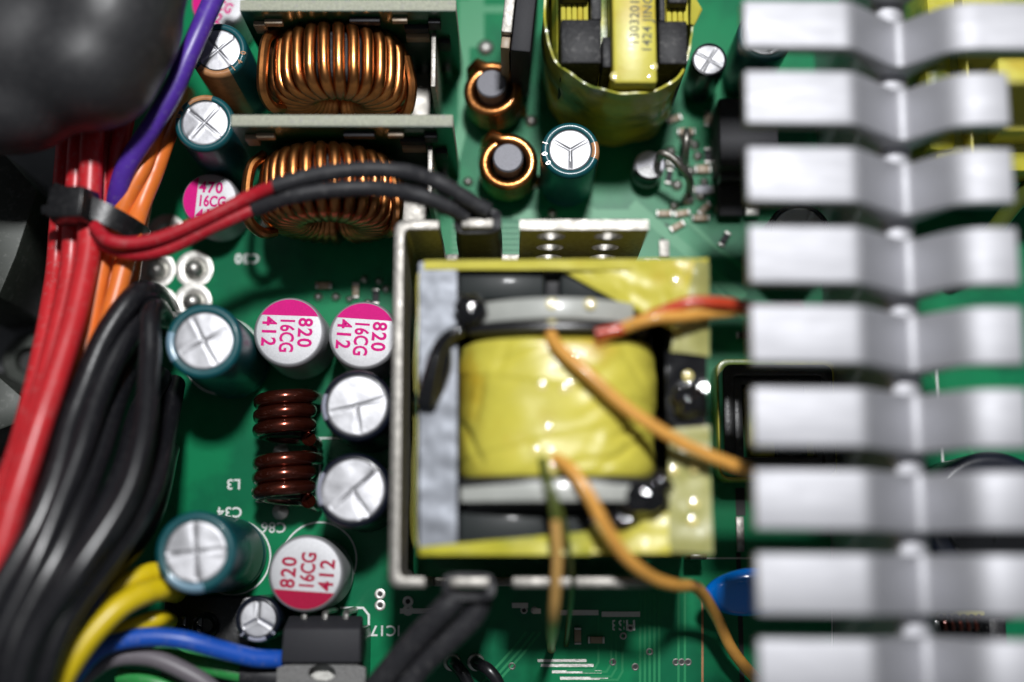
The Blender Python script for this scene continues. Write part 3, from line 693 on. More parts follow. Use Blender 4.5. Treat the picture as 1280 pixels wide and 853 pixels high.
for x, y, z in ((678, 482, 30.0), (706, 486, 30.1), (713, 481, 30.1), (686, 536, 30.2), (671, 563, 30.0), (688, 566, 30), (720, 446, 30.1), (690, 585, 30), (842, 588, 27.6), (868, 586, 27.6), (868, 630, 27.6), (866, 652, 27.5), (846, 350, 28.3), (690, 380, 31.4), (690, 398, 30.6), (738, 380, 31.2), (860, 470, 27.6)):
    p = Q(x, y, z)
    if 430 < y < 590 and 575 < x < 820:       # on the winding: sit on its surface
        near = sorted(((v.co.x / S - p.x) ** 2 + (v.co.y / S - p.y) ** 2 - (100 if v.co.z / S > 25 else 0), v.co.z / S) for v in wind.data.vertices)[:3]
        p.z = max(n_[1] for n_ in near) + .01
    new_obj("glint_drop", drop, mt, p)
qbox(862, 692, 884, 700, 0.5, 6, "terminal_block", "bplastic", .2)

# leads of the main transformer, each its own wire
def wire(name, pts, r, m, label, cat="wire", group=None, n=14, step=12):
    w3 = [P(*p) for p in pts]; base = w3[0]
    pth = []
    for i, p in enumerate(spline(w3, step)):
        k = 0.16 * min(1, i / 6)
        pth.append(p - base + Vector((noise.noise((p.y * .13, p.x * .1, r * 9 + base.x)), noise.noise((p.x * .13, base.y, p.y * .1)), noise.noise((p.y * .15, 5, p.x * .15)))) * k)
    o = MB().tube(pth, r, n).build(name, M[m], None, base, angle=60)
    return tag(o, label, cat, group)
wire("lead_wire", [(688, 418, 30.2), (700, 436, 31.6), (735, 468, 32.4), (790, 515, 32.0), (850, 552, 31.0), (905, 578, 30.0), (950, 596, 28), (1000, 630, 20)], 0.76, "lead", "orange lead wire running diagonally over the yellow winding to the heat sink", group="transformer leads")
wire("lead_wire", [(694, 574, 29.8), (714, 588, 31.6), (736, 620, 32.2), (758, 660, 31.5), (784, 698, 29.5), (815, 722, 26), (846, 732, 22), (872, 736, 16), (895, 770, 9), (915, 812, 6), (945, 848, 4), (980, 880, 2)], 0.78, "lead", "orange lead wire hanging over the lower tape edge beside the blue disc", group="transformer leads")
base = [(745, 421, 30.4), (780, 410, 31.2), (820, 396, 31.4), (860, 385, 31.2), (900, 382, 30), (950, 386, 28), (1000, 388, 24)]
wire("lead_wire", [(x, y + 3 * math.sin(i * 1.6) - 3, z + .8 * math.cos(i * 1.6)) for i, (x, y, z) in enumerate(base)], 0.72, "redlead", "red lead wire of the twisted pair leaving the yellow winding", group="transformer leads")
wire("lead_wire", [(x, y + 6 * math.sin(i * 1.6 + 2.4) + 5, z - .8 * math.cos(i * 1.6)) for i, (x, y, z) in enumerate(base)], 0.72, "lead", "orange lead wire of the twisted pair leaving the yellow winding", group="transformer leads")
w0 = P(678, 575, 30); e = empty("lead_wire", w0, "thin lead with olive sleeve and bare gold end dropping from the yellow winding", "wire", "transformer leads")
MB().tube([p - w0 for p in spline([P(678, 575, 30.0), P(684, 602, 32.0), P(692, 635, 32.2), P(697, 676, 31.5)])], 0.5, 12).build("olive_sleeve", M["olive_lead"], e)
MB().tube([p - w0 for p in spline([P(694, 650, 32.0), P(697, 690, 31.5), P(695, 735, 30), P(692, 770, 27), P(690, 792, 20), P(689, 806, 9), P(689, 812, 0.2)])], 0.55, 12).build("bare_end", M["goldlead"], e)
wire("lead_wire", [(676, 574, 30.2), (690, 610, 31.6), (703, 650, 31), (713, 700, 26), (714, 745, 18), (710, 790, 6), (708, 806, 0)], 0.36, "olive_lead", "thin olive lead beside the straight copper orange lead", group="transformer leads")

# ================================================================== small transformer at the top edge
ZS = 24.0
c0 = P(770, 20, ZS)
st = empty("small_transformer", (c0.x, c0.y, 0), "small transformer in yellow tape with printed strip at the top edge", "transformer")
ox, oy = c0.x, c0.y
def shell(px_pts, z0, z1, name, m, parent, th=0.25, seed=1, wob=.35, close=True, shrink=0.0):
    pts = [Q(x, y, z1) for x, y in px_pts]; pts = spline(pts + [pts[0]], 8)[:-1]; N = len(pts); rows = 24; vs = []
    cx_ = sum(p.x for p in pts) / N; cy_ = sum(p.y for p in pts) / N
    for j in range(rows + 1):
        t = j / rows
        for p in pts:
            z = z0 + (z1 - z0) * t
            k = 1 + wob * .05 * noise.noise((p.x * .25 + seed, p.y * .25, z * .22)) * (1 - .7 * t) + wob * .012 * abs(noise.noise((p.x * .5, p.y * .5 + z * .5, z * .3))) - shrink * (1 - t)
            vs.append((cx_ + (p.x - cx_) * k, cy_ + (p.y - cy_) * k, z + (.8 * noise.noise((p.x * .3, p.y * .3, seed)) if j == rows else 0)))
    fs = [(j * N + i, j * N + (i + 1) % N, (j + 1) * N + (i + 1) % N, (j + 1) * N + i) for j in range(rows) for i in range(N)]
    n0 = len(vs); kk = 1 - th / 9
    vs2 = vs + [(cx_ + (x - cx_) * kk, cy_ + (y - cy_) * kk, z) for x, y, z in vs]
    fs2 = fs + [tuple(i + n0 for i in f[::-1]) for f in fs] + [(rows * N + i, rows * N + (i + 1) % N, n0 + rows * N + (i + 1) % N, n0 + rows * N + i) for i in range(N)]
    return MB().add(vs2, fs2).build(name, M[m], parent, angle=60)
shell([(686, -70), (680, 10), (684, 52), (700, 82), (738, 108), (776, 118), (818, 114), (848, 98), (862, 68), (868, 10), (866, -70), (775, -90)], 1.0, ZS - 1, "tape_wrap", "tape_olive", st, seed=4, shrink=.04, wob=1.3)
def sbox(px0, py0, px1, py1, z0, z1, name, m, bevel=.25, parent=st):
    a, b = Q(px0, py0, z1), Q(px1, py1, z1)
    return MB().box(a.x, b.y, z0, b.x, a.y, z1).build(name, M[m], parent, bevel=bevel)
sbox(701, 24, 752, 79, 8, ZS, "core_half", "core"); sbox(701, -60, 736, -2, 8, ZS, "core_half", "core"); sbox(738, -60, 752, 24, 8, ZS - .1, "core_half", "core", .1)
sbox(823, 26, 860, 80, 8, ZS, "core_half", "core"); sbox(823, -60, 832, 26, 8, ZS - .1, "core_half", "core", .1); sbox(834, -60, 860, 4, 8, ZS, "core_half", "core")
sbox(753, 46, 764, 84, 6, ZS - .6, "core_ridge", "core", .15)
for q in range(5): 
    a = Q(704 + q * 7, 12, ZS - 2.2); MB().tube([(a.x, a.y + 2, a.z), (a.x, a.y - 2, a.z)], .35, 8).build("winding_turn", M["tape"], st)
    a = Q(829 + q * 7, 14, ZS - 2.2); MB().tube([(a.x, a.y + 2, a.z), (a.x, a.y - 2, a.z)], .35, 8).build("winding_turn", M["tape"], st)
sbox(690, -40, 858, 100, 1, 17, "inner_winding", "tape_olive", 2.0)
a, b = Q(764, -70, ZS + 1), Q(822, 104, ZS + 1)
strip = MB().box(a.x, b.y, 10, b.x, a.y, ZS + 1.0).build("tape_strip", M["tape"], st, bevel=.5)
for i, (t, px) in enumerate((("13032011", 793), ("1424 JING", 809))):
    me = text_mesh(t, 1.7, M["ink"], 0.03, 0.006, 1.08)
    p = Q(px, 57 if i == 0 else 66, ZS + 1.012); new_obj("printed_lettering", me, strip, p, (0, 0, R(88)))
sheet([Q(864, -10, ZS), Q(878, 12, ZS - 1), Q(868, 32, ZS - 1.2), Q(863, 30, ZS - .5)], 6, 6, .2, "tape_tail", "tape", parent=st)
dropm = M["glint_gloss"]
for x, y in ((769, 95), (816, 83), (812, 95)): new_obj("glint_drop", drop, st, Q(x, y, ZS + .95))  # more added drops for highlight dots on the strip

# second transformer behind the heat sink
c0 = P(1240, 100, 20); ox, oy = c0.x, c0.y
s2 = empty("taped_transformer", (ox, oy, 0), "yellow taped transformer behind the upper right end of the heat sink", "transformer")
sbox(1155, -40, 1350, 215, 2, 19, "core_block", "tape_olive", 1.0, s2)
sbox(1150, 20, 1200, 190, 2, 20, "tape_wrap", "tape_olive", 1.5, s2); sbox(1246, 70, 1330, 165, 10, 24, "tape_strip", "tape", .6, s2)
sbox(1205, -20, 1215, 200, 10, 22, "tape_fold", "tape", .4, s2)
c0 = P(1200, 785, 10); ox, oy = c0.x, c0.y
s3 = empty("small_choke", (ox, oy, 0), "small black choke with yellow tape behind the lowest heat sink gap", "inductor")
sbox(1164, 772, 1226, 830, 0.1, 10, "core_block", "gloss_black", .5, s3); sbox(1160, 764, 1232, 771, 0.1, 9, "tape_wrap", "tape", .3, s3); sbox(1235, 772, 1262, 830, 0.1, 8, "end_block", "core", .5, s3)
MB().tube(helix([(-2.5, .5, 10.2), (2.5, .5, 10.2)], .9, 5, 1), .3, 8).build("winding", M["bronze"], s3)

# ================================================================== parts on the bare board
# framed black choke half under the heat sink
c0 = P(975, 525, 9); ox, oy = c0.x, c0.y
fc = empty("framed_choke", (ox, oy, 0), "square black framed choke half under the middle fins", "inductor")
def ring(px0, py0, px1, py1, t, z0, z1, name, m, parent, rr=1.0):
    a, b = Q(px0, py0, z1), Q(px1, py1, z1)
    def rr_poly(x0, y0, x1, y1, r):
        out = []
        for cx_, cy_, s0 in ((x1 - r, y1 - r, 0), (x0 + r, y1 - r, 90), (x0 + r, y0 + r, 180), (x1 - r, y0 + r, 270)):
            for k in range(7): out.append((cx_ + r * math.cos(R(s0 + 15 * k)), cy_ + r * math.sin(R(s0 + 15 * k))))
        return out
    A = rr_poly(a.x, b.y, b.x, a.y, rr); B = rr_poly(a.x + t, b.y + t, b.x - t, a.y - t, max(.2, rr - t * .5)); n = len(A)
    vs = [(*p, z0) for p in A] + [(*p, z1) for p in A] + [(*p, z1) for p in B] + [(*p, z0) for p in B]; fs = []
    for k in range(4):
        for i in range(n):
            j = (i + 1) % n; fs.append((k * n + i, k * n + j, ((k + 1) % 4) * n + j, ((k + 1) % 4) * n + i))
    return MB().add(vs, fs).build(name, M[m], parent, angle=30, bevel=.12)
ring(895, 449, 1052, 601, 0.8, 0.1, 5.0, "outer_rim", "tape_olive", fc, 1.6)
ring(903, 456, 1046, 594, 1.5, 0.1, 9.0, "frame", "bplastic", fc, 1.2)
ring(916, 470, 1034, 583, 1.2, 0.1, 8.2, "inner_rim", "bplastic", fc, .6)
sbox(934, 486, 1020, 572, 0.1, 6.0, "taped_core", "tape_olive", .6, fc)
sbox(968, 470, 1010, 585, 5, 7.6, "core_bar", "core", .2, fc)
# black box under the heat sink
c0 = P(915, 165, 8); ox, oy = c0.x, c0.y
bx = empty("black_module", (ox, oy, 0), "matt black boxed component against the upper heat sink fins", "component")
sbox(898, 122, 975, 208, 0.4, 8, "housing", "chip", .4, bx); sbox(900, 210, 970, 226, 0.4, 5, "terminal_strip", "bplastic", .2, bx)
for q in range(3): sbox(890, 180 + q * 10, 897, 185 + q * 10, 0, 1.2, "pin", "solder", .1, bx)
c0 = P(910, 258, 4); ox, oy = c0.x, c0.y
bx = empty("chip_resistor", (ox, oy, 0), "dark chip component beside the third heat sink fin", "component")
sbox(898, 232, 930, 270, 0.1, 2.4, "body", "chip", .3, bx); sbox(931, 252, 950, 270, 0.1, 2.0, "terminal", "solder", .3, bx)
for k, (x0, y0, x1, y1, m, lab) in enumerate(((842, 196, 856, 208, "white", "tiny white chip part beside the bent grey lead"), (872, 206, 886, 216, "smd", "tiny tan chip part beside the black module"), (850, 160, 866, 168, "smd", "tiny tan chip part above the bent grey lead"),
        (870, 232, 890, 242, "white", "tiny white chip part below the black module"), (868, 268, 884, 276, "smd", "tiny tan chip part under the row of solder joints"), (1088, 465, 1100, 490, "white", "pale chip part beside the framed choke"))):
    c0 = P((x0 + x1) / 2, (y0 + y1) / 2); ox, oy = c0.x, c0.y
    e = empty("chip_part", (ox, oy, 0), lab, "component", "tiny chip parts")
    sbox(x0, y0, x1, y1, 0.05, 0.9, "body", m, .1, e); sbox(x0 - 3, y0, x0 - 0.5, y1, 0.05, 0.85, "terminal", "solder", .1, e); sbox(x1 + .5, y0, x1 + 3, y1, 0.05, 0.85, "terminal", "solder", .1, e)
for k, (px, py, rz, m) in enumerate(((842, 150, 20, "smd"), (836, 222, 80, "chip"), (852, 268, 10, "smd"), (884, 196, 90, "chip"), (880, 262, 45, "smd"), (830, 268, 0, "smd"), (905, 300, 60, "chip"), (930, 420, 0, "chip"), (846, 284, 30, "smd"), (884, 150, 85, "smd"),
        (405, 358, 0, "smd"), (445, 364, 90, "smd"), (470, 372, 90, "chip"), (745, 800, 0, "smd"), (722, 795, 90, "smd"))):
    c = P(px, py); q = MB().box(-.8, -.45, .03, .8, .45, .65).build("chip_component", M[m], board, c, (0, 0, R(rz)), bevel=.08)
    for s_ in (-1, 1): MB().box(s_ * .82 - .0 * s_, -.47, .02, s_ * 1.15, .47, .68).build("end_cap", M["solder"], q, bevel=.08)
# standing axial part with its bent lead
c0 = P(812, 206, 5); ox, oy = c0.x, c0.y
dv = empty("standing_diode", (ox, oy, 0), "pale round topped diode standing with a bent grey lead", "diode")
MB().lathe([(0.001, 0.3), (2.0, 0.3), (2.2, 0.6), (2.2, 4.6), (1.9, 5), (0.001, 5)], 32).build("body", M["white"], dv)
MB().lathe([(2.23, 2), (2.25, 2.1), (2.25, 4.7), (1.95, 5.04), (0.001, 5.04)], 16, R(200), R(300)).build("cathode_band", M["bplastic"], dv)
MB().tube(spline([Q(822, 202, 5), Q(827, 192, 9.5), Q(840, 197, 10), Q(853, 211, 9), Q(862, 226, 6), Q(861, 240, 0.2)]), .55, 12).build("lead", M["tin"], dv)
c0 = P(858, 172, 6); ox, oy = c0.x, c0.y
lp = MB().tube(spline([Q(858, 166, 0.2), Q(858, 165, 5.5), Q(858, 175, 7), Q(857, 195, 5), Q(857, 205, .2)]), .5, 10).build("jumper_wire", M["tin"], None, (ox, oy, 0))
tag(lp, "short bare jumper wire above the bent grey diode lead", "wire")
# blue disc capacitor
c0 = P(915, 742, 8); ox, oy = c0.x, c0.y
bd = empty("disc_capacitor", (ox, oy, 0), "glossy bright blue disc capacitor beside the lower heat sink fins", "capacitor")
prof = [(3.7 * math.sin(t) ** .8, 1.8 * -math.cos(t)) for t in [math.pi * i / 16 for i in range(17)]]
MB().lathe([(max(r, .001), z) for r, z in prof], 40).build("disc", M["bluedisc"], bd, (2.6, 0.2, 8.6), (R(38), 0, R(4))).scale = (1.75, 1, 1)
for s_ in (-1, 1): MB().tube(spline([(2.6 + s_ * 2.4, 0, 4), (2.6 + s_ * 2.5, 0, 2), (2.6 + s_ * 2.5, 0, 0)]), .4, 8).build("leg", M["solder"], bd)
# standing transistor at the top edge
c0 = P(650, 20, 20); ox, oy = c0.x, c0.y
tr = empty("standing_transistor", (ox, oy, 0), "black transistor with pale metal tab standing at the top edge", "transistor", rot=(0, 0, R(-6)))
sbox(643, -40, 668, 64, 3, 20, "body", "chip", .3, tr); sbox(629, -40, 642, 42, 4, 20.6, "tab", "tin", .15, tr); sbox(630, 44, 641, 62, 4, 19.5, "spacer", "smd", .15, tr)
for q in range(3): sbox(650, 0 + q * 22, 656, 5 + q * 22, 0, 3.0, "leg", "solder", .1, tr)
# regulator with a screw hole at the bottom edge
ZR = 13.0
c0 = P(402, 815, ZR); ox, oy = c0.x, c0.y
rg = empty("voltage_regulator", (ox, oy, 0), "black regulator with metal tab and screw hole at the bottom edge", "transistor")
a, b = Q(354, 786, ZR), Q(450, 829, ZR)
MB().add([(a.x, a.y, ZR), (b.x, a.y, ZR), (b.x + .05, b.y, ZR), (a.x - .2, b.y, ZR), (a.x + .1, a.y + 1.6, ZR - 3.5), (b.x - .1, a.y + 1.6, ZR - 3.5), (b.x + .2, b.y, ZR - 3.5), (a.x - .3, b.y, ZR - 3.5)],
         [(0, 3, 2, 1), (4, 5, 6, 7), (0, 1, 5, 4), (1, 2, 6, 5), (2, 3, 7, 6), (3, 0, 4, 7)]).build("body", M["chip"], rg, bevel=.3)
tb = MB(); n = 28; t0, t1 = b.y, b.y - 8.0; hx, hy, hr = (a.x + b.x) / 2, b.y - 1.5, 1.35; vs = []; fs = []
hy = b.y - 1.3
for k in range(n):
    q = 2 * math.pi * k / n + math.pi / n; u, v = math.cos(q), math.sin(q)
    tx = ((b.x + .6 - hx) if u > 0 else (a.x - .8 - hx)) / u; ty = ((t0 - .02 - hy) if v > 0 else (t1 - hy)) / v; t = min(tx, ty)
    hole = (hx + hr * 1.3 * u, hy + hr * .8 * v); ed = (hx + u * t, hy + v * t)
    for (x, y), z in ((hole, ZR - 1.0), (ed, ZR - 1.0), (ed, ZR - 2.4), (hole, ZR - 2.4)): vs.append((x, y, z))
for k in range(n):
    A, B = k * 4, ((k + 1) % n) * 4
    for q in range(4): fs.append((A + q, A + (q + 1) % 4, B + (q + 1) % 4, B + q))
tb.add(vs, fs).build("tab", M["tin_edge"], rg, angle=30)
MB().lathe([(0.001, 0.1), (1.9, 0.1)], 24).build("mounting_face", M["solder"], rg, (hx, hy, ZR - 3.5))
for q in range(3):
    x = a.x + 2.2 + q * 2.7; MB().tube(spline([(x, a.y + 1.0, ZR - 2.8), (x, a.y + 1.7, ZR - 3.0), (x, a.y + 2.0, ZR - 4.5), (x, a.y + 2.0, 0)]), .45, 8).build("leg", M["solder"], rg)
MB().box(a.x, b.y - 3, 0.1, b.x, a.y, ZR - 3.6).build("mounting_block", M["bplastic"], rg, bevel=.3)
# black connector area beneath the yellow wires
c0 = P(262, 782, 5); ox, oy = c0.x, c0.y
cn = empty("black_connector", (ox, oy, 0), "black plastic connector with a round boss under the blue wire", "connector")
sbox(205, 745, 312, 860, 0.1, 3.4, "housing", "bplastic", .4, cn)
MB().lathe([(0.001, 3.6), (.9, 3.6), (1.2, 4.2), (1.5, 4.6), (1.75, 4.4), (1.8, 3.3)], 24).build("boss", M["bplastic"], cn, Q(265, 781, 0))
for x in (226, 246): sbox(x - 6, 770, x + 6, 795, 3.3, 4.2, "pin_socket", "gloss_black", .2, cn)

# ================================================================== wires
# thermal sensor: two thin red wires in black sleeves running to a bracket tab
for k, (red, blk, lab) in enumerate((
        ([(118, 283, 22.5), (135, 300, 23.7), (165, 304, 23.7), (205, 296, 23.7), (260, 272, 23.9), (310, 247, 24.1), (348, 231, 25.6)], [(342, 233, 25.6), (400, 218, 25.8), (455, 212, 25.8), (505, 215, 25.6), (548, 228, 27.0), (582, 248, 26.0), (610, 264, 25.0)], "thin red wire in black sleeve, upper of two running to the bracket tab"),
        ([(112, 285, 20.5), (130, 306, 21.5), (165, 318, 21.9), (210, 311, 22.3), (262, 286, 22.7), (300, 269, 22.9), (324, 258, 22.9)], [(318, 261, 22.9), (365, 245, 24.8), (420, 237, 25.0), (475, 236, 25.0), (525, 245, 26.4), (560, 259, 25.4), (582, 272, 24.0)], "thin red wire in black sleeve, lower of two running to the bracket tab"))):
    w0 = P(*red[0]); e = empty("sensor_wire", w0, lab, "wire", "thin red wires in black sleeves")
    MB().tube([P(*p) - w0 for p in []] or [p - w0 for p in spline([P(*q) for q in red], 12)], 0.86, 14).build("insulation", M["darkred"], e)
    MB().tube([p - w0 for p in spline([P(*q) for q in blk], 12)], lambda t: 1.05 + .03 * math.sin(t * 40), 16).build("sleeve", M["sleeve"], e)
def tab_sleeve(px, py, wpx, z0, z1, label, extra):
    c = P(px, py, z1); e = empty("heat_shrink_sleeve", (c.x, c.y, 0), label, "sleeve", "black sleeves on bracket tabs")
    hw_ = wpx / SCL(py, z1) / 2; hd = 1.65; n = 40; vs = []; fs = []; rows = 9
    for inner in (0, 1):
        for j in range(rows + 1):
            t = j / rows; z = z0 + (z1 - z0) * t
            pin = 1 - .10 * math.exp(-((t - .72) / .10) ** 2)
            for i in range(n):
                a = 2 * math.pi * i / n; ww, dd = (hw_ * pin, hd) if not inner else (hw_ - .95, hd - .85)
                x = ww * math.copysign(abs(math.cos(a)) ** .45, math.cos(a)); y = dd * math.copysign(abs(math.sin(a)) ** .6, math.sin(a))
                vs.append((x, y, z + (.35 * math.cos(a * 2 + 1) if j == rows else 0)))
    m = (rows + 1) * n
    for j in range(rows):
        for i in range(n):
            l = (i + 1) % n; fs += [(j * n + i, j * n + l, (j + 1) * n + l, (j + 1) * n + i), (m + j * n + l, m + j * n + i, m + (j + 1) * n + i, m + (j + 1) * n + l)]
    for i in range(n):
        l = (i + 1) % n; fs += [(rows * n + i, rows * n + l, m + rows * n + l, m + rows * n + i), (l, i, m + i, m + l)]
    MB().add(vs, fs).build("sleeve", M["sleeve"], e, angle=50)
    return e
tab_sleeve(597, 275.5, 60, 7, ZB + .1, "black sleeve on the bracket tab at the end of the red sensor wires", None)
tab_sleeve(586, 733.5, 66, 7, ZB + .1, "black sleeve on the lower bracket tab above two black wires", None)
for k, (pts, lab) in enumerate((([(572, 745, 22), (555, 762, 22), (528, 790, 20.5), (500, 822, 19), (468, 860, 17)], "black sleeved wire, upper of two leaving the lower bracket tab"),
                               ([(603, 745, 21), (590, 772, 20.5), (560, 802, 19.5), (525, 835, 18), (498, 872, 17)], "black sleeved wire, lower of two leaving the lower bracket tab"))):
    wire("sleeved_wire", pts, 1.55, "sleeve", lab, group="black wires from the lower bracket tab")
for k, (pts, lab) in enumerate((([(565, 828, 0.3), (567, 830, 3), (575, 838, 4.5), (585, 855, 4.5), (595, 880, 4)], "thin black wire soldered to the board, one nearer the regulator"), ([(595, 828, 0.3), (598, 831, 3), (610, 838, 4.5), (622, 855, 4.5), (628, 880, 4)], "thin black wire soldered to the board, one nearer the copper lead"))):
    wire("board_wire", pts, 0.85, "black", lab, group="thin black wires soldered at the bottom edge")
    c = P(pts[0][0], pts[0][1]); MB().lathe([(1.25, .02), (1.15, .3), (.8, .5), (.8, 0.05)], 20).build("solder_joint", M["solder"], board, c)

# red bundle
reds = [
    ([(84, 150, 15.0), (80, 200, 15.0), (74, 265, 15.0), (70, 330, 15.0), (54, 430, 19.0), (22, 560, 23.6), (-40, 720, 26.0)], 1.25, "leftmost red wire of the bundle"),
    ([(100, 150, 18.0), (96, 200, 18.0), (92, 265, 18.0), (88, 330, 18.0), (68, 430, 21.0), (36, 540, 24.2), (-10, 690, 26.0)], 1.35, "red wire of the bundle, second from the case wall"),
    ([(118, 150, 20.0), (114, 200, 20.0), (112, 265, 20.0), (108, 325, 21.0), (84, 425, 23.9), (50, 530, 27.0), (2, 680, 29.0), (-30, 790, 29.0)], 1.55, "thick red wire lying on top of the bundle"),
    ([(135, 150, 17.0), (131, 200, 17.0), (127, 262, 16.5), (116, 330, 15.0), (98, 420, 16.8), (70, 520, 20.8), (34, 640, 24.0), (0, 760, 25.0)], 1.3, "red wire of the bundle just inside the orange wires"),
    ([(158, 140, 19.0), (148, 195, 18.0), (139, 258, 16.0), (118, 340, 12.2), (104, 420, 11.8), (86, 510, 14.6), (60, 600, 18.0), (20, 740, 20.0)], 1.25, "red wire deepest in the bundle, under the black wires"),
]
for i, (pts, r, lab) in enumerate(reds): wire("red_wire", pts, r, "red" if i != 4 else "darkred", lab, group="red wires of the cable bundle")
oranges = [
    ([(222, 105, 4.0), (196, 160, 15.5), (180, 205, 17.5), (160, 245, 17.5), (143, 290, 17.0), (124, 350, 18.4), (108, 430, 19.0), (95, 510, 19.6)], 1.2, "orange wire of the bundle nearest the red wires"),
    ([(226, 112, 3.0), (200, 170, 13.5), (186, 212, 15.5), (168, 255, 15.5), (152, 300, 15.5), (137, 350, 16.9), (126, 410, 17.6), (110, 500, 18.4)], 1.05, "orange wire in the middle of the orange three"),
    ([(232, 118, 3.0), (206, 175, 14.5), (190, 220, 16.0), (175, 262, 16.5), (162, 310, 18.5), (148, 360, 19.1), (126, 440, 20.2), (104, 540, 21.2)], 1.3, "thick orange wire nearest the black wires"),
]
for i, (pts, r, lab) in enumerate(oranges): wire("orange_wire", pts, r, "orange", lab, group="orange wires of the cable bundle")
wire("orange_wire", [(196, 200, 6.0), (182, 250, 7.0), (170, 320, 8.0), (160, 380, 9.0), (140, 460, 9.6)], 1.0, "orange", "orange wire half hidden at the inner side of the bundle", group="orange wires of the cable bundle")
wire("purple_wire", [(285, -45, 21.0), (262, 12, 22.0), (238, 66, 22.5), (215, 115, 22.0), (190, 158, 21.0), (160, 205, 19.5), (148, 240, 18.0), (140, 285, 15.0), (110, 380, 12.0)], 1.38, "purple", "single purple wire crossing the upper left corner")

# cable tie
c = P(122, 272, 16.5); ct = empty("cable_tie", c, "black cable tie round the red and orange wires", "cable tie", rot=(0, 0, R(-17)))
vs = []; fs = []; n = 48
for i in range(n):
    a = 2 * math.pi * i / n; x = 6.0 * math.copysign(abs(math.cos(a)) ** .8, math.cos(a)) + .3; z = 5.5 * math.copysign(abs(math.sin(a)) ** .8, math.sin(a)) + .3
    for o_, y in ((0, -1.35), (0, 1.35), (.55, 1.35), (.55, -1.35)):
        k = 1 + o_ / 5.5; vs.append((x * k, y - .8 * math.cos(a), z * k))
for i in range(n):
    j = (i + 1) % n
    for k in range(4): fs.append((i * 4 + k, i * 4 + (k + 1) % 4, j * 4 + (k + 1) % 4, j * 4 + k))
MB().add(vs, fs).build("strap", M["bplastic"], ct, angle=40)
MB().box(-2.6, -2.3, -2.0, 2.6, 2.3, 2.2, .25).build("head", M["bplastic"], ct, (-1.2, -.5, 6.0), (0, R(-10), R(14)), bevel=.4)
MB().box(-1.3, -.6, -.5, 1.3, .6, .8).build("strap_end", M["bplastic"], ct, (-3.6, -1.6, 5.6), (0, R(-20), R(25)), bevel=.2)

# black bundle
blacks = [
    ([(212, 392, 0.3), (206, 384, 9.0), (190, 368, 16.0), (165, 374, 19.0), (128, 430, 21.0), (92, 520, 23.8), (55, 640, 27.8), (-16, 770, 30.0), (-60, 900, 30.0)], 1.65, "black wire at the outer edge of the black bundle, beside the orange wires"),
    ([(218, 400, 0.3), (208, 400, 9.0), (188, 396, 15.5), (162, 415, 18.5), (130, 476, 21.6), (98, 570, 25.5), (51, 690, 29.5), (-10, 820, 31.0), (-30, 900, 31.0)], 1.6, "black wire of the bundle, second from the orange wires"),
    ([(208, 410, 0.3), (206, 402, 10.0), (197, 386, 17.0), (188, 396, 20.0), (187, 450, 22.0), (182, 530, 25.5), (160, 615, 28.6), (100, 710, 31.5), (40, 800, 32.0), (10, 900, 32.0)], 1.4, "black wire bent sharply over beside the tall teal capacitor"),
    ([(170, 440, 10.0), (150, 480, 15.8), (122, 570, 22.0), (80, 680, 27.8), (22, 790, 30.0), (0, 900, 30.0)], 1.6, "black wire in the middle of the black bundle"),
    ([(200, 470, 8.5), (176, 520, 15.8), (146, 610, 23.0), (92, 710, 28.5), (44, 800, 30.0), (20, 900, 30.0)], 1.6, "black wire of the bundle under the sharply bent one"),
    ([(218, 480, 5.8), (207, 540, 14.2), (190, 610, 21.0), (141, 690, 26.0), (83, 770, 29.0), (50, 860, 29.0), (40, 900, 29.0)], 1.5, "black wire along the inner edge of the black bundle"),
    ([(140, 430, 10.0), (112, 520, 15.8), (75, 640, 21.8), (3, 770, 25.0), (-30, 900, 25.0)], 1.7, "black wire low in the black bundle"),
    ([(210, 560, 6.8), (185, 650, 14.0), (124, 730, 20.0), (70, 810, 21.0), (30, 910, 21.0)], 1.6, "lowest black wire near the yellow wires"),
    ([(190, 520, 5.8), (150, 630, 12.5), (66, 760, 17.0), (10, 900, 17.0)], 1.8, "black wire deep under the black bundle"),
    ([(95, 560, 10.8), (33, 700, 16.2), (-30, 830, 18.0), (-60, 920, 18.0)], 1.8, "black wire deep below the outer edge of the bundle"),
]
for i, (pts, r, lab) in enumerate(blacks): wire("black_wire", pts, r, "black", lab, group="black wires of the cable bundle")
# coloured wires at the lower left corner
wire("yellow_wire", [(214, 722, 0.4), (205, 716, 13.0), (186, 716, 16.0), (150, 734, 18.0), (108, 775, 19.0), (70, 830, 20.0), (40, 890, 20.0)], 1.3, "yellow", "yellow wire, uppermost of three under the tall teal capacitor", group="yellow wires")
wire("yellow_wire", [(222, 742, 0.4), (208, 737, 15.0), (186, 740, 19.0), (150, 758, 21.5), (112, 796, 23.0), (80, 845, 23.5), (55, 900, 23.0)], 1.45, "yellow", "yellow wire, thick middle one of three", group="yellow wires")
wire("yellow_wire", [(216, 778, 0.4), (203, 774, 12.0), (184, 778, 14.0), (150, 792, 15.0), (110, 820, 15.0), (80, 860, 15.0)], 1.1, "yellow", "yellow wire, lowest of three beside the blue wire", group="yellow wires")
wire("blue_wire", [(60, 900, 14), (98, 838, 15), (130, 808, 15.5), (175, 797, 15.5), (230, 801, 15), (280, 813, 13.5), (320, 823, 12), (358, 824, 10), (400, 826, 6)], 1.2, "blue", "single blue wire running under the regulator")
wire("grey_wire", [(100, 850, 12), (140, 824, 13), (185, 822, 13.5), (228, 838, 13.5), (265, 862, 13), (290, 900, 12)], 1.15, "grey", "single grey wire below the blue wire")
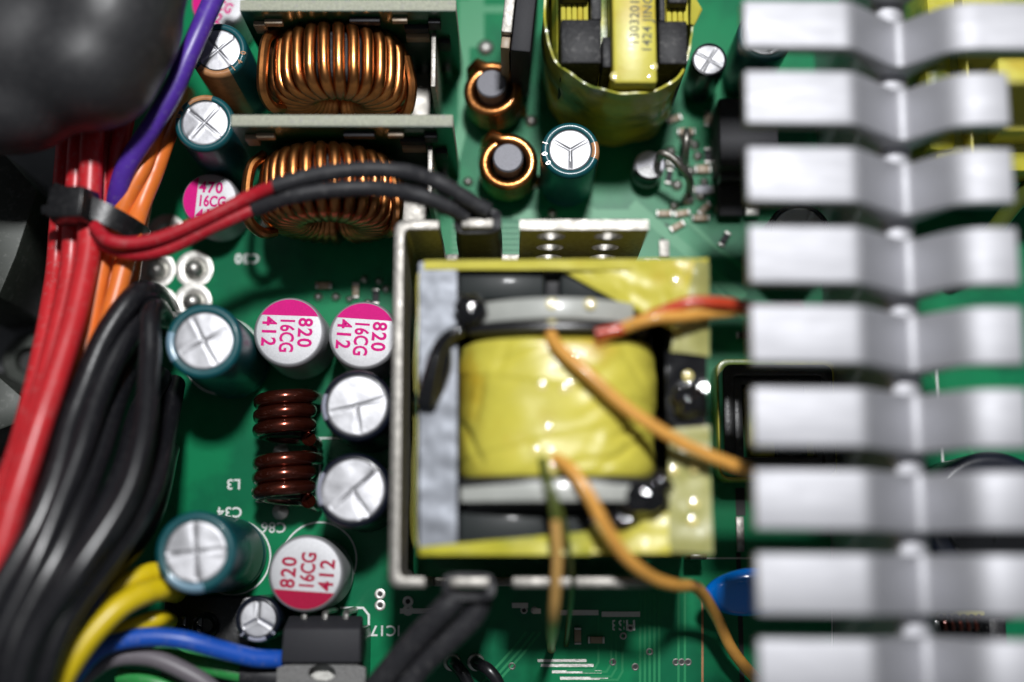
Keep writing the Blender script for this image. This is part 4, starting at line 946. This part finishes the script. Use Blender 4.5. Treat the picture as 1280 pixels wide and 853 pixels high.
wire("green_wire", [(190, 808, 7), (225, 826, 8), (262, 834, 8.6), (300, 842, 8.5), (318, 846, 8.3)], 1.15, "green", "green wire ending in a black sleeve beside the regulator", group="green wires")
wire("green_wire", [(215, 812, 5), (260, 822, 6), (310, 832, 6), (340, 836, 5)], .9, "green", "thin green wire just under the blue wire", group="green wires")
wire("green_wire", [(150, 846, 9), (180, 850, 10), (215, 862, 10), (240, 890, 9)], 1.1, "green", "green wire glimpsed under the grey wire at the bottom edge", group="green wires")
wire("black_sleeve", [(302, 841, 8.5), (325, 843, 8.5), (352, 848, 8), (372, 850, 7)], 1.7, "sleeve", "black sleeve between the green wire and the regulator", "sleeve")
wire("grey_cable", [(1300, 220, 16), (1262, 262, 12), (1225, 310, 8), (1190, 350, 2)], 1.2, "olive_lead", "dark wire slanting behind the right end of the fins")

# ================================================================== black shroud over the cables, upper left
def shroud():
    lobes = [((35, 62, 28), (15, 10.0, 9)), ((110, 85, 28.5), (9, 8.0, 9)), ((5, 135, 27), (10, 6, 7)), ((138, 22, 29), (9.0, 11, 9.5)), ((85, -5, 29), (14, 9, 9)), ((10, -10, 28), (14, 9, 9)), ((168, -25, 30), (7, 7, 7))]
    bm = bmesh.new(); c0 = P(90, 60, 30)
    for (px, py, z), (a, b, c) in lobes:
        p = P(px, py, z) - c0
        m = Matrix.Translation(p * S) @ Matrix.Diagonal((a * S, b * S, c * S, 1))
        bmesh.ops.create_uvsphere(bm, u_segments=40, v_segments=24, radius=1, matrix=m)
    me = bpy.data.meshes.new("shroud"); bm.to_mesh(me); bm.free()
    o = bpy.data.objects.new("tmp", me); COL.objects.link(o)
    r = o.modifiers.new("r", 'REMESH'); r.mode = 'VOXEL'; r.voxel_size = 0.7 * S
    s_ = o.modifiers.new("s", 'SMOOTH'); s_.iterations = 28; s_.factor = .6
    bpy.context.view_layer.update()
    m2 = bpy.data.meshes.new_from_object(o.evaluated_get(bpy.context.evaluated_depsgraph_get()))
    bpy.data.objects.remove(o)
    m2.polygons.foreach_set("use_smooth", [True] * len(m2.polygons)); m2.materials.clear(); m2.materials.append(M["shroud"])
    return new_obj("cable_shroud", m2, None, c0)
tag(shroud(), "bulky smooth black shroud over the cables in the upper left corner", "shroud")

# ================================================================== case details at the left
c0 = P(20, 280, 14); ox, oy = c0.x, c0.y
poly = [Q(-60, 160, 10), Q(4, 190, 10), Q(47, 238, 10), Q(20, 320, 10), Q(-2, 372, 10), Q(-60, 380, 10)]
cb = MB().prism([(p.x, p.y) for p in poly], 'z', -10, 10).build("case_bracket", M["case_dark"], None, (ox, oy, 0), bevel=.3)
tag(cb, "dark angular bracket on the case wall beside the red wires", "bracket")
c0 = P(12, 440, 0); ox, oy = c0.x, c0.y
sb = empty("screw_boss", (ox, oy, -9.9), "round screw boss on the case floor beside the red wires", "screw boss")
MB().lathe([(4.2, 0), (4.0, 2.2), (3.6, 2.6), (2.0, 2.6), (1.8, 2.2), (1.8, 0.1)], 32).build("collar", M["case_dark"], sb)
MB().lathe([(0.001, 1.0), (1.78, 1.0)], 24).build("screw", M["rubber"], sb)
c0 = P(0, 500, 8); ox, oy = c0.x, c0.y
poly = [Q(-60, 440, 8), Q(0, 472, 8), Q(28, 496, 8), Q(20, 530, 8), Q(-60, 560, 8)]
cb = MB().prism([(p.x, p.y) for p in poly], 'z', -9.9, 8).build("case_lug", M["case_dark"], None, (ox, oy, 0), bevel=.3)
tag(cb, "dark lug on the case floor below the screw boss", "bracket")
